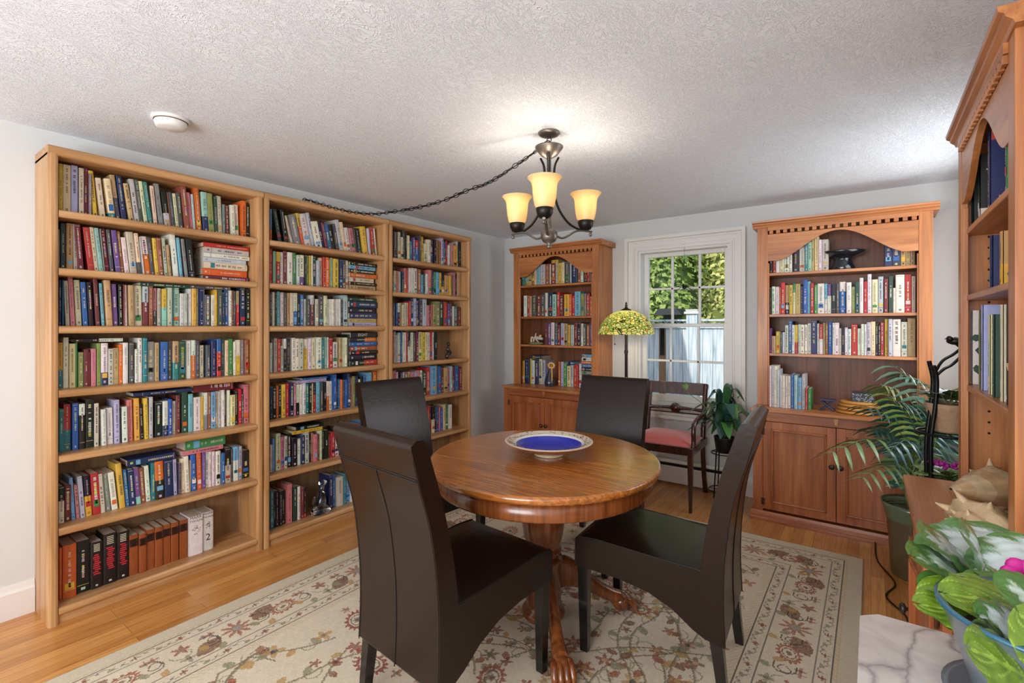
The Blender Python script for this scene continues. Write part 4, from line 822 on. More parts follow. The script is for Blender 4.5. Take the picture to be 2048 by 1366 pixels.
    for off in (.115, .355):
        def g(x, y, a, k):
            s = 1 if k % 2 else -1; line([(x + .045 * math.cos(a) * t - s * .016 * math.sin(a) * math.sin(t * PI), y + .045 * math.sin(a) * t + s * .016 * math.cos(a) * math.sin(t * PI)) for t in np.linspace(-1, 1, 9)], 1, dk, .55)
            if k % 2: flower(x, y, .017, rust, dk, 4)
            else: leaf(x - .012 * math.cos(a), y - .012 * math.sin(a), .03, a + .5, sage)
        along(off, .078, g)
    def mb(x, y, a, k):
        ca, sa = math.cos(a), math.sin(a)
        if k % 3 == 0: palmette(x, y, .070, a + .35, rust, brn)
        elif k % 3 == 1:
            flower(x, y, .066, rust, slate, 9, .2); leaf(x + .07 * ca, y + .07 * sa, .13, a + .55, brn); leaf(x - .07 * ca, y - .07 * sa, .13, a + PI + .55, brn)
        else: flower(x + .03 * sa, y - .03 * ca, .036, brick, brn, 5, a); flower(x - .05 * sa, y + .05 * ca, .03, sage, dk, 4, a); curl(x, y, .05, a, 1, sage)
        for q in (-1, 1):
            px_, py_ = x + q * .075 * ca - .05 * sa, y + q * .075 * sa + .05 * ca; leaf(px_, py_, .05, a + q, sage if (k + q) % 2 else gold); flower(x + q * .09 * ca + .05 * sa, y + q * .09 * sa - .05 * ca, .02, rose, dk, 4)
            curl(x + q * .1 * ca, y + q * .1 * sa, .045, a + q, q, dk)
    along(.234, .20, mb)
    # field: wandering vines with flowers and leaves
    rr = random.Random(12); f0 = .47; taken = []
    def ok(x, y, r): return all((x - a) ** 2 + (y - b) ** 2 > (r + c) ** 2 for a, b, c in taken)
    for v in range(34):
        x, y = rr.uniform(f0, W - f0), rr.uniform(f0, H - f0); a = rr.uniform(0, 6.28); P = [(x, y)]; cu = rr.choice((-1, 1)) * rr.uniform(1.5, 4)
        for s in range(70):
            a += cu * .02; x += .02 * math.cos(a); y += .02 * math.sin(a)
            if not (f0 < x < W - f0 and f0 < y < H - f0): a += 1.2; x = min(max(x, f0), W - f0); y = min(max(y, f0), H - f0)
            if s % 16 == 15: cu = -cu * rr.uniform(.7, 1.3)
            P.append((x, y))
            if s % 9 == 4: curl(x, y, rr.uniform(.03, .05), a, rr.choice((-1, 1)), sage)
            if s % 5 == 2: leaf(x, y, rr.uniform(.04, .065), a + rr.choice((-1, 1)) * 1.0, rr.choice((sage, gold, brn, rust, sage)))
        line(P, 2, np.array(rgb(116, 100, 74)), .8)
    for n in range(460):
        x, y = rr.uniform(f0, W - f0), rr.uniform(f0, H - f0); r = rr.choice((.026, .032, .038, .044, .06)); 
        if not ok(x, y, r + .012): continue
        taken.append((x, y, r)); c = rr.choice((rust, brick, rose, brick, rust, rust, brn, gold)); q = rr.uniform(0, 6)
        if r > .05: palmette(x, y, .082, q, c, brn); flower(x, y, .024, slate, brn, 6)
        else: flower(x, y, r, c, rr.choice((dk, gold, brn)), rr.choice((4, 5, 5, 6)), q)
    img[:] = np.clip(img * (.94 + .12 * R.rand(ny, nx))[..., None], 0, 1)
    me = bpy.data.meshes.new('rug'); xs = np.linspace(RX0, RX1, nx + 1); ys = np.linspace(RY0, RY1, ny + 1); gx, gy = np.meshgrid(xs, ys)
    z = .011 + .0012 * np.sin(gx * 9) * np.sin(gy * 7); co = np.stack([gx, gy, z], -1).reshape(-1, 3)
    idx = np.arange((nx + 1) * (ny + 1)).reshape(ny + 1, nx + 1); q = np.stack([idx[:-1, :-1], idx[:-1, 1:], idx[1:, 1:], idx[1:, :-1]], -1).reshape(-1, 4)
    rim = list(idx[0, :]) + list(idx[1:, -1]) + list(idx[-1, -2::-1]) + list(idx[-2:0:-1, 0]); n0 = len(co)
    low = co[rim].copy(); low[:, 2] = .001; co = np.vstack([co, low]); m = len(rim)
    side = np.array([[rim[k], n0 + k, n0 + (k + 1) % m, rim[(k + 1) % m]] for k in range(m)]); q = np.vstack([q, side])
    me.vertices.add(len(co)); me.vertices.foreach_set('co', co.ravel()); me.loops.add(len(q) * 4); me.loops.foreach_set('vertex_index', q.ravel().astype(np.int32))
    me.polygons.add(len(q)); me.polygons.foreach_set('loop_start', np.arange(0, len(q) * 4, 4, dtype=np.int32)); me.polygons.foreach_set('loop_total', np.full(len(q), 4, np.int32)); me.update(); me.validate()
    ca = me.color_attributes.new('col', 'FLOAT_COLOR', 'CORNER'); full = np.vstack([img.reshape(-1, 3), np.tile(beige, (m, 1))]); full = np.hstack([full, np.ones((len(full), 1))])
    ca.data.foreach_set('color', np.repeat(full, 4, axis=0).astype(np.float32).ravel())
    mt = attrmat('woven_wool', .95, 0, .08, 300); me.materials.append(mt); o = bpy.data.objects.new('rug', me); COL.objects.link(o)
    tag(o, 'cream oriental area rug with rust floral vines and border under the dining table', 'rug')
make_rug()

# ------------------------------------------------------------------ round pedestal table
TC = Vector((-1.190, 1.862)); TA, TB, TPH, TZ = .552, .507, math.radians(120), .748
tb = thing('dining_table', 'round golden oak pedestal dining table with carved claw feet on the rug', 'table', (TC.x, TC.y, .012), 0)
def oval(mb, prof, n=72):
    ring = []
    for off, z in prof:
        for k in range(n):
            a = 2 * PI * k / n; u, v = (TA + off) * math.cos(a), (TB + off) * math.sin(a); ring.append((TC.x + u * math.cos(TPH) - v * math.sin(TPH), TC.y + u * math.sin(TPH) + v * math.cos(TPH), z))
    fs = []; m = len(prof)
    for i in range(m - 1):
        for k in range(n): fs.append((i * n + k, i * n + (k + 1) % n, (i + 1) * n + (k + 1) % n, (i + 1) * n + k))
    mb.add(ring, fs, 0, None, True); mb.add(ring, [tuple(range(n - 1, -1, -1)), tuple((m - 1) * n + k for k in range(n))]); return mb
oval(MB(), [(-.02, TZ - .03), (-.006, TZ - .029), (0, TZ - .020), (.001, TZ - .010), (-.004, TZ - .002), (-.010, TZ)]).build('tabletop', tableoak, tb, world=True, fix=False)
oval(MB(), [(-.055, TZ - .10), (-.034, TZ - .10), (-.032, TZ - .094), (-.032, TZ - .031), (-.05, TZ - .031)]).build('apron', tableoakz, tb, world=True, fix=False)
colp = [(.06, .03), (.09, .035), (.098, .05), (.094, .065), (.076, .075), (.074, .10), (.080, .11), (.080, .27), (.086, .28), (.090, .292), (.082, .302), (.070, .308), (.070, .318), (.082, .326), (.082, .334), (.072, .342), (.074, .352), (.086, .385), (.095, .44), (.097, .49), (.093, .54), (.082, .585), (.070, .61), (.072, .622), (.088, .632), (.088, .645), (.15, .652), (.15, .7)]
MB().lathe(colp, (TC.x, TC.y, 0), 40).build('pedestal_column', tableoakz, tb, world=True)
for a in (-47, 47, 133, 227):
    A = math.radians(a); d = Vector((math.cos(A), math.sin(A), 0)); s = Vector((-d.y, d.x, 0)); O = Vector((TC.x, TC.y, 0))
    path = [(.055, .215, .030, .085), (.10, .225, .030, .078), (.16, .20, .029, .062), (.22, .155, .028, .047), (.275, .115, .028, .038), (.325, .088, .030, .034), (.365, .074, .036, .036)]
    vs = []; n = 10
    for r, z, hw, hh in path:
        for k in range(n):
            w_ = 2 * PI * k / n; vs.append(O + d * r + s * hw * math.cos(w_) + Vector((0, 0, z + hh * math.sin(w_))))
    fs = [(i * n + k, i * n + (k + 1) % n, (i + 1) * n + (k + 1) % n, (i + 1) * n + k) for i in range(len(path) - 1) for k in range(n)]
    m = MB().add(vs, fs, 0, None, True).add(vs, [tuple(range(n)), tuple((len(path) - 1) * n + k for k in range(n))])
    leg = m.build('leg', tableoakz, tb, world=True, sub=1)
    p = MB()
    p.ball(tuple(O + d * .372 + Vector((0, 0, .052))), (.042, .042, .040))
    for q in (-1.5, -.5, .5, 1.5):
        c0 = O + d * (.372) + s * q * .021; c1 = O + d * (.425 - abs(q) * .006) + s * q * .023
        p.tube(bez([c0 + Vector((0, 0, .075)), (c0 + c1) / 2 + Vector((0, 0, .072)), c1 + Vector((0, 0, .052)), c1 + d * .012 + Vector((0, 0, .030))], 4), [.012, .0125, .013, .0135, .014, .0145, .0145, .014, .0135, .0135, .0135, .0125, .011], 8)
        p.tube([c1 + d * .010 + Vector((0, 0, .036)), c1 + d * .021 + Vector((0, 0, .030)), c1 + d * .026 + Vector((0, 0, .015))], [.008, .007, .002], 7)
    p.build('claw_foot', tableoakz, leg, world=True)

# bowl on the table
bw = thing('bowl', 'large pottery bowl with cobalt blue centre and patterned rim on the table', 'bowl', (-1.175, 1.885, TZ), 0)
bz = Vector((-1.175, 1.885, TZ))
rimc, cobalt = rgb(222, 208, 184), rgb(22, 40, 170)
m = MB(); prof = [(.062, 0), (.066, .003), (.066, .010), (.075, .014), (.13, .032), (.172, .050), (.196, .062), (.198, .066), (.192, .068)]
def lcol(prof, cols, n=64):
    for i in range(len(prof) - 1): m.lathe(prof[i:i + 2], tuple(bz), n, 0, cols[i], True, caps=False)
lcol(prof, [rimc, rimc, rimc, rgb(190, 150, 120), rgb(206, 170, 138), rgb(176, 128, 100), rgb(222, 190, 160), rimc])
lcol([(.192, .068), (.158, .058), (.148, .052)], [rimc, rgb(230, 224, 214)]); lcol([(.148, .052), (.13, .036), (.10, .024), (.0, .018)], [cobalt] * 3)
m.lathe([(0, 0), (.062, 0)], tuple(bz), 32, 0, rimc, caps=False)
m.build('bowl_body', paintmat, bw, world=True, fix=False)
g = MB(); r_ = random.Random(4)
for k in range(230):
    a = r_.uniform(0, 2 * PI); rr = r_.uniform(.161, .189); zz = .058 + (rr - .158) / .034 * .010 + .0006; s = r_.uniform(.002, .0065); c = r_.choice([rgb(150, 92, 54), rgb(60, 50, 60), rgb(196, 140, 80), rgb(84, 96, 130), rgb(120, 70, 50)])
    P = [(bz.x + rr * math.cos(a) + s * math.cos(a + q * 1.256) * r_.uniform(.5, 1.6), bz.y + rr * math.sin(a) + s * math.sin(a + q * 1.256), bz.z + zz) for q in range(5)]
    g.add(P, [(0, 1, 2, 3, 4)], 0, c)
g.build('rim_pattern', paintmat, bw, world=True, fix=False)

# ------------------------------------------------------------------ leather dining chairs
def leather_chair(label, seat_front, heading_deg):
    A = math.radians(heading_deg); fwd = Vector((math.cos(A), math.sin(A), 0)); loc = Vector((*seat_front, .012)) - fwd * .27
    t = thing('dining_chair', label, 'chair', loc, A, 'dark brown leather chairs around the table')
    hw = .221
    # backrest: side profile in (u, z), u forward
    front = bez([(-.215, 0, .40), (-.222, 0, .50), (-.245, 0, .64), (-.285, 0, .80), (-.335, 0, .955)], 6)
    back = bez([(-.398, 0, .975), (-.365, 0, .85), (-.322, 0, .70), (-.298, 0, .52), (-.292, 0, .36), (-.298, 0, .205)], 6)
    pts = [(-.205, .30)] + [(p.x, p.z) for p in front] + [(-.342, .975), (-.355, .988), (-.378, .990)] + [(p.x, p.z) for p in back] + [(-.240, .215)]
    bk = MB().prism(pts, -hw, hw, 'y'); bo = bk.build('backrest', leather, t, bevel=.017, seg=4)
    # seat with curved skirt
    top = [(.268, .452), (.255, .466), (.18, .470), (.05, .463), (-.08, .455), (-.22, .450)]
    und = [(-.27, .30), (-.275, .225), (-.235, .212), (-.19, .235), (-.12, .285), (-.03, .322), (.08, .340), (.20, .345), (.270, .345)]
    m = MB(); n = 10; full = top + und; N_ = len(full); vs = []
    for k in range(n + 1):
        v = (-hw + 2 * hw * k / n) * .984; cr = math.cos((k / n - .5) * PI) ** .6 if 0 < k < n else 0
        for i, (u, z) in enumerate(full):
            up = .018 * cr * max(0, math.sin(min(1, max(0, (u + .24) / .5)) * PI)) if i < len(top) else 0
            vs.append((u, v, z + up))
    fs = [(k * N_ + i, k * N_ + (i + 1) % N_, (k + 1) * N_ + (i + 1) % N_, (k + 1) * N_ + i) for k in range(n) for i in range(N_)]
    m.add(vs, fs, 0, None, True).add(vs, [tuple(range(N_)), tuple(n * N_ + i for i in range(N_))])
    so = m.build('seat', leather, t, bevel=.012, seg=3)
    for q_ in (bo, so):
        for p_ in q_.data.polygons: p_.use_smooth = True
        wn = q_.modifiers.new('wn', 'WEIGHTED_NORMAL'); wn.weight = 100
    # seams
    s = MB()
    for v in (-hw + .006, hw - .006):
        s.tube([(p.x - .0005, v, p.z) for p in back[2:]], .0016, 5); s.tube([(u, v, z + .001) for u, z in top], .0018, 5)
    yb = [(p.x, p.z) for p in back]
    seamz = [q for q in yb if q[1] < .885]
    s.tube([(u - .001, 0, z) for u, z in seamz], .0022, 5)
    s.tube([(seamz[0][0] - .001, v, seamz[0][1]) for v in (-hw + .01, -.1, 0, .1, hw - .01)], .002, 5); s.tube([(seamz[0][0] - .0015, v, seamz[0][1] - .006) for v in (-hw + .01, -.1, 0, .1, hw - .01)], .0015, 5)
    s.tube([(.271, v, .452) for v in (-hw + .01, 0, hw - .01)], .0018, 5)
    s.build('seams', stitch, t)
    for u0, u1, sgn in ((.238, .235, 1), (-.262, -.292, -1)):
        for v in (-hw + .03, hw - .03):
            l = MB(); zt = .36 if sgn > 0 else .25; a, b2 = .022, .016
            vs = [(u0 + i * a, v + j * a, zt) for i, j in ((-1, -1), (1, -1), (1, 1), (-1, 1))] + [(u1 + i * b2, v + j * b2, 0) for i, j in ((-1, -1), (1, -1), (1, 1), (-1, 1))]
            l.add(vs, [(0, 1, 2, 3), (7, 6, 5, 4), (0, 4, 5, 1), (1, 5, 6, 2), (2, 6, 7, 3), (3, 7, 4, 0)]); l.build('leg', blackleg, t, bevel=.002)
    return t
leather_chair('brown leather chair with its back to the camera, nearest left', (-1.203, 1.632), 84.5)
leather_chair('leather chair at the right of the table, seen in side profile', (-.988, 1.975), 184)
leather_chair('leather chair in front of the middle and right oak bookcases', (-1.765, 1.935), -5.6)
leather_chair('leather chair beyond the table, between the table and the window', (-1.315, 2.32), -87.6)

# ------------------------------------------------------------------ mahogany armchair
ac = thing('armchair', 'antique mahogany open armchair with pink velvet seat in front of the window', 'chair', (-1.28, 3.77, 0), math.radians(2))
pinkv, t, b = newmat('pink_velvet'); setc(b, 'Base Color', (*rgb(196, 92, 88), 1)); setc(b, 'Roughness', .75); setc(b, 'Sheen Weight', .5)
# local frame: front is -y
m = MB(); n = 12; vs = []
for i in range(n + 1):
    for k in range(n + 1):
        u, v = i / n * 2 - 1, k / n * 2 - 1; wx = .245 - .02 * (v * .5 + .5); vs.append((u * wx, -.21 + (v + 1) / 2 * .42, .455 + .065 * (1 - u ** 4) * (1 - v ** 4)))
fs = [(i * (n + 1) + k, i * (n + 1) + k + 1, (i + 1) * (n + 1) + k + 1, (i + 1) * (n + 1) + k) for i in range(n) for k in range(n)]
m.add(vs, fs, 0, None, True); m.build('seat_cushion', pinkv, ac)
MB().box(-.255, .255, -.235, -.205, .405, .462).box(-.235, .235, .20, .225, .405, .46).box(-.258, -.232, -.22, .21, .405, .462).box(.232, .258, -.22, .21, .405, .462).build('seat_rail', mahog, ac, bevel=.003)
for x in (-.238, .238): MB().add([(x + i * a_, -.22 + j * a_, z_) for z_, a_ in ((0, .011), (.30, .018), (.46, .020)) for i, j in ((-1, -1), (1, -1), (1, 1), (-1, 1))], [(3, 2, 1, 0), (8, 9, 10, 11)] + [(r_ * 4 + k_, r_ * 4 + (k_ + 1) % 4, r_ * 4 + 4 + (k_ + 1) % 4, r_ * 4 + 4 + k_) for r_ in (0, 1) for k_ in range(4)]).build('leg', mahog, ac, bevel=.005)
for x in (-.222, .222):
    MB().tube(bez([(x, .30, 0), (x, .25, .15), (x, .215, .35), (x, .22, .48), (x, .245, .62), (x, .285, .76), (x, .31, .86)], 5), .019, 8, flat=.8).build('leg', mahog, ac)
MB().prism([(.285, .772), (.312, .768), (.335, .862), (.308, .868)], -.232, .232, 'x').build('crest_rail', mahog, ac, bevel=.004)
for x in (-.225, .225): MB().tube([(x - .012, .33, .84), (x + .012, .33, .84)], .02, 10).build('scroll_end', mahog, ac)
m = MB(); m.tube([(-.21, .262, .655), (-.13, .262, .66), (-.06, .262, .662), (-.045, .262, .662)], [.026, .018, .024, .026], 10, flat=.6).tube([(.045, .262, .662), (.06, .262, .662), (.13, .262, .66), (.21, .262, .655)], [.026, .024, .018, .026], 10, flat=.6)
m.lathe([(0, -.02), (.034, -.02), (.040, -.012), (.034, -.006), (.028, -.012), (.012, -.016), (.0, -.014)], n=20).xf(Matrix.Identity(4))
cr = MB().lathe([(0, 0), (.040, 0), (.042, .008), (.036, .014), (.030, .010), (.026, .016), (.0, .020)], n=20).xf(Matrix.Translation((0, .255, .662)) @ Matrix.Rotation(PI / 2, 4, 'X'))
m = MB().tube([(-.21, .262, .655), (-.13, .262, .66), (-.06, .262, .662), (-.04, .262, .662)], [.026, .017, .024, .026], 10, flat=.6).tube([(.04, .262, .662), (.06, .262, .662), (.13, .262, .66), (.21, .262, .655)], [.026, .024, .017, .026], 10, flat=.6).merge(cr)
m.box(-.205, .205, .255, .268, .618, .628); m.build('carved_middle_rail', mahog, ac)
for s in (-1, 1):
    x = s * .245
    m = MB().tube(bez([(x, .25, .66), (x + s * .012, .18, .685), (x + s * .015, .08, .665), (x + s * .012, -.02, .655), (x + s * .01, -.10, .645), (x, -.15, .615), (x, -.17, .55), (x, -.165, .50), (x, -.18, .455)], 5), .017, 8)
    m.tube(bez([(x, .20, .44), (x, .10, .46), (x, .0, .50), (x, -.06, .56), (x, -.10, .61)], 5), .012, 8) if 0 else None
    m.build('arm', mahog, ac)

# ------------------------------------------------------------------ stained glass floor lamp
LP = Vector((-1.605, 3.76, 0))
lamp = thing('floor_lamp', 'floor lamp with leaded green and yellow glass shade left of the window', 'lamp', LP)
sg, t, b = newmat('leaded_leaf_glass'); tc = N(t, 'ShaderNodeTexCoord'); mp = N(t, 'ShaderNodeMapping'); mp.inputs['Scale'].default_value = (26, 15, 1); t.links.new(tc.outputs['UV'], mp.inputs[0])
v1 = N(t, 'ShaderNodeTexVoronoi', feature='DISTANCE_TO_EDGE'); v2 = N(t, 'ShaderNodeTexVoronoi'); setc(v1, 'Scale', 1); setc(v2, 'Scale', 1); t.links.new(mp.outputs[0], v1.inputs['Vector']); t.links.new(mp.outputs[0], v2.inputs['Vector'])
rc = ramp(t, [(0, rgb(150, 176, 84)), (.3, rgb(206, 206, 110)), (.55, rgb(226, 214, 120)), (.75, rgb(178, 196, 112)), (.88, rgb(222, 160, 48)), (.93, rgb(200, 210, 150))]); rc.color_ramp.interpolation = 'CONSTANT'
sp_ = N(t, 'ShaderNodeSeparateColor'); t.links.new(v2.outputs['Color'], sp_.inputs[0]); t.links.new(sp_.outputs[0], rc.inputs[0])
rl = ramp(t, [(.055, (0, 0, 0)), (.085, (1, 1, 1))]); t.links.new(v1.outputs['Distance'], rl.inputs[0]); cc = mixc(t, rgb(24, 26, 20), rc.outputs[0], rl.outputs[0])
t.links.new(cc, b.inputs['Base Color']); setc(b, 'Roughness', .3)
tl = N(t, 'ShaderNodeBsdfTranslucent'); t.links.new(cc, tl.inputs[0]); ms = N(t, 'ShaderNodeMixShader'); setc(ms, 0, .5); t.links.new(b.outputs[0], ms.inputs[1]); t.links.new(tl.outputs[0], ms.inputs[2]); t.links.new(ms.outputs[0], t.nodes['Material Output'].inputs[0])
me = bpy.data.meshes.new('lamp_shade'); bm = bmesh.new(); uvl = bm.loops.layers.uv.new('uv'); n, mz = 72, 14; rows = []
for j in range(mz + 1):
    th = j / mz; a = .12 + th * 1.33; r = .224 * math.sin(a) / math.sin(1.45); z = 1.27 + .19 * (math.cos(a) - math.cos(1.45)) / (1 - math.cos(1.45)); row = []
    for k in range(n):
        zz = z - (.012 * abs(math.sin(k * 1.3)) if j == mz else 0); row.append(bm.verts.new((r * math.cos(2 * PI * k / n), r * math.sin(2 * PI * k / n), zz)))
    rows.append(row)
for j in range(mz):
    for k in range(n):
        f = bm.faces.new((rows[j][k], rows[j][(k + 1) % n], rows[j + 1][(k + 1) % n], rows[j + 1][k])); f.smooth = True
        for l, (uu, vv) in zip(f.loops, ((k, j), (k + 1, j), (k + 1, j + 1), (k, j + 1))): l[uvl].uv = (uu / n * 1.6, vv / mz)
bmesh.ops.recalc_face_normals(bm, faces=bm.faces); bm.to_mesh(me); bm.free(); me.materials.append(sg); so = bpy.data.objects.new('lamp_shade', me); COL.objects.link(so); so.parent = lamp
dkb = flat('dark_bronze_pole', rgb(52, 40, 32), .4, .5)
MB().lathe([(.0, 1.44), (.05, 1.452), (.045, 1.46), (.014, 1.475), (.008, 1.488), (.012, 1.495), (.006, 1.508), (.009, 1.515), (0, 1.528)], n=18).build('finial', dkb, lamp)
MB().lathe([(.012, .03), (.013, .3), (.012, 1.1), (.016, 1.12), (.012, 1.14), (.012, 1.44)], n=14).build('pole', dkb, lamp)
MB().lathe([(.14, 0), (.142, .008), (.12, .018), (.07, .026), (.03, .045), (.018, .06), (.013, .08)], n=32).build('base', dkb, lamp)
for s in (-1, 1):
    m = MB().tube([(s * .045, -.12, 1.36), (s * .045, -.12, 1.19)], .0012, 4).ball((s * .045, -.12, 1.185), .0065, 8, 6); m.build('pull_chain', dkb, lamp)
light('floor_lamp_bulb', 'POINT', (LP.x, LP.y, 1.36), 7, (1, .86, .6), radius=.04)
MB().ball((0, 0, 1.35), .03, 12, 8).build('bulb', flat('lamp_bulb', rgb(255, 240, 210), .4, emit=(1, .85, .6), es=2), lamp)

# ------------------------------------------------------------------ chandelier with swag chain
CX, CY = -1.248, 2.005
ch = thing('chandelier', 'three light metal chandelier with amber bell shades hanging over the table', 'chandelier', (CX, CY, 1.70))
rt = Vector((math.cos(TH), math.sin(TH), 0)); fd = Vector((-math.sin(TH), math.cos(TH), 0)); C0 = Vector((CX, CY, 0))
am, t, b = newmat('amber_glass_shade'); setc(b, 'Base Color', (*rgb(236, 216, 168), 1)); setc(b, 'Roughness', .35)
tl = N(t, 'ShaderNodeBsdfTranslucent'); setc(tl, 0, (*rgb(250, 226, 176), 1)); ms = N(t, 'ShaderNodeMixShader'); setc(ms, 0, .3); t.links.new(b.outputs[0], ms.inputs[1]); t.links.new(tl.outputs[0], ms.inputs[2]); t.links.new(ms.outputs[0], t.nodes['Material Output'].inputs[0])
bulbm = flat('lit_bulb', (1, .9, .7), .4, emit=(1, .84, .58), es=14)
MB().lathe([(0, 1.700), (.012, 1.703), (.013, 1.715), (.006, 1.722), (.030, 1.735), (.040, 1.752), (.040, 1.778), (.028, 1.792), (.012, 1.80), (.010, 1.84), (.010, 2.19)], (CX, CY, 0), 24).build('hub', pewter, ch, world=True)
MB().lathe([(.014, 2.135), (.040, 2.15), (.066, 2.183), (.068, 2.190), (.060, 2.187), (.035, 2.158), (.011, 2.15)], (CX, CY, 0), 28).build('top_cup', pewter, ch, world=True)
for a in (-100, 20, 140):
    A = math.radians(a); d = rt * math.cos(A) + fd * math.sin(A); O = C0 + d * .198; V = lambda r, z: tuple(C0 + d * r + Vector((0, 0, z)))
    MB().tube(bez([V(.035, 1.765), V(.07, 1.757), (V(.105, 1.772)), V(.14, 1.793), V(.175, 1.80), V(.232, 1.798)], 6), .0075, 8, flat=.7).lathe([(0, -.022), (.008, -.018), (.009, -.010), (.005, -.004), (.005, .0)], V(.225, 1.795), 10).build('arm', pewter, ch, world=True)
    MB().tube(bez([V(.05, 2.145), V(.030, 2.10), V(.026, 2.02), V(.032, 1.95), V(.055, 1.89), V(.10, 1.835), V(.15, 1.808), V(.185, 1.804)], 6), .0075, 8, flat=.7).build('strap', bronze, ch, world=True)
    sh = MB().lathe([(.034, 1.846), (.044, 1.862), (.050, 1.89), (.053, 1.92), (.0545, 1.945), (.059, 1.962), (.068, 1.975), (.0755, 1.982), (.0765, 1.985), (.073, 1.984), (.066, 1.978), (.057, 1.966), (.052, 1.948), (.050, 1.92), (.047, 1.89), (.041, 1.864), (.030, 1.85)], (O.x, O.y, 0), 36, caps=False).build('shade', am, ch, world=True)
    MB().lathe([(.012, 1.803), (.026, 1.808), (.036, 1.826), (.040, 1.848), (.038, 1.850), (.012, 1.85)], (O.x, O.y, 0), 24).build('socket_cup', bronze, ch, world=True)
    MB().ball((O.x, O.y, 1.925), (.022, .022, .028), 12, 8).build('bulb', bulbm, ch, world=True)
    light('chandelier_bulb', 'POINT', (O.x, O.y, 1.962), 1.75, (1, .94, .86), radius=.028)
cn = thing('ceiling_canopy', 'small round metal canopy on the ceiling above the chandelier', 'canopy', (CX, CY, 2.26))
MB().lathe([(.050, 2.2595), (.054, 2.254), (.045, 2.246), (.02, 2.240), (.006, 2.236), (0, 2.232)], (CX, CY, 0), 28).build('canopy', pewter, cn, world=True)
MB().tube([(CX + .012 * math.cos(k), CY, 2.224 + .012 * math.sin(k)) for k in np.linspace(0, 6.28, 13)], .0022, 6).build('hook', bronze, cn, world=True)
def chain(mb, P, L=.034, wdt=.011, r=.0019):
    path = [Vector(p) for p in P]; seg = 0; s = 0; out = []
    tot = sum((path[i + 1] - path[i]).length for i in range(len(path) - 1)); n = int(tot / (L * .78))
    def atl(d):
        for i in range(len(path) - 1):
            l = (path[i + 1] - path[i]).length
            if d <= l: return path[i] + (path[i + 1] - path[i]) * (d / l), (path[i + 1] - path[i]).normalized()
            d -= l
        return path[-1], (path[-1] - path[-2]).normalized()
    for k in range(n):
        p, t_ = atl((k + .5) * tot / n); a = t_.cross(Vector((0, 0, 1)));
        if a.length < .1: a = Vector((1, 0, 0))
        a.normalize(); b_ = t_.cross(a); q = a if k % 2 else b_; q = (q + (b_ if k % 2 else a) * rnd.uniform(-.5, .5)).normalized()
        mb.tube([p + t_ * (L / 2) * math.cos(w_) + q * wdt * math.sin(w_) * (1 - .25 * math.cos(w_) ** 2) for w_ in np.linspace(0, 2 * PI, 13)[:-1]], r, 5, closed=True)
ck = MB(); chain(ck, [(CX, CY, 2.222), (CX + .004, CY, 2.19)], .024, .008); ck.build('hanging_links', bronze, ch, world=True)
sw = thing('swag_chain', 'dark metal swag chain looping from the chandelier toward the middle oak bookcase', 'chain', (CX, CY, 2.22))
S0, S1 = Vector((CX, CY, 2.216)), Vector((-3.06, 1.80, 2.137)); P = []
pix = [(1090, 292), (1040, 325), (980, 364), (937, 380), (887, 401), (831, 416), (768, 426), (735, 427.6), (688, 421.5), (645, 409), (618, 401), (606, 399)]
for px_, py_ in pix[1:]:
    k = (px_ - 1024) / FPX; dx, dy = -math.sin(TH) + math.cos(TH) * k, math.cos(TH) + math.sin(TH) * k
    e = S1 - S0; den = dx * e.y - dy * e.x; s = (S0.y * dx - S0.x * dy) / -den; s = min(1, max(0, s)); q = S0 + e * s
    f_ = -math.sin(TH) * q.x + math.cos(TH) * q.y; P.append(Vector((q.x, q.y, max(HC - (py_ - 652) / FPX * f_, 2.12 if q.x < -2.88 else 0))))
P = [S0] + P
for p in P:
    if p.x < -2.90: p.z = max(p.z, 2.1365)
P = bez(P, 4); m = MB(); chain(m, P, .040, .011, .0021); m.build('chain_links', black, sw, world=True)
MB().tube([p + Vector((.002, 0, .001 * math.sin(i))) for i, p in enumerate(P)], .0028, 6).build('power_cord', black, sw, world=True)

sd = thing('smoke_detector', 'round white smoke detector on the ceiling above the left bookcase', 'smoke detector', (-2.537, .87, 2.26))
MB().lathe([(.074, 2.2595), (.076, 2.252), (.066, 2.248)], (-2.537, .87, 0), 36).build('mounting_ring', plasticw, sd, world=True)
MB().lathe([(.062, 2.249), (.064, 2.240), (.058, 2.222), (.046, 2.216), (0, 2.214)], (-2.537, .87, 0), 36).build('cover', plasticw, sd, world=True)
MB().lathe([(.0605, 2.2475), (.0655, 2.2475), (.0655, 2.2455), (.0605, 2.2455)], (-2.537, .87, 0), 36).build('vent_slot', stitch, sd, world=True)
# ------------------------------------------------------------------ marble topped side table in the foreground
marble, t, b = newmat('grey_veined_marble'); tc = N(t, 'ShaderNodeTexCoord'); n0 = N(t, 'ShaderNodeTexNoise'); setc(n0, 'Scale', 5); setc(n0, 'Detail', 5); t.links.new(tc.outputs['Object'], n0.inputs['Vector'])
ad = mixc(t, tc.outputs['Object'], n0.outputs['Color'], .28, 'ADD'); mp = N(t, 'ShaderNodeMapping'); mp.inputs['Scale'].default_value = (5, 2.2, 3); mp.inputs['Rotation'].default_value = (0, 0, .6); t.links.new(ad, mp.inputs[0])
vo = N(t, 'ShaderNodeTexVoronoi', feature='DISTANCE_TO_EDGE'); setc(vo, 'Scale', 1.0); t.links.new(mp.outputs[0], vo.inputs['Vector'])
rv = ramp(t, [(0, rgb(150, 140, 140)), (.02, rgb(188, 178, 172)), (.05, rgb(208, 198, 190))]); t.links.new(vo.outputs['Distance'], rv.inputs[0])
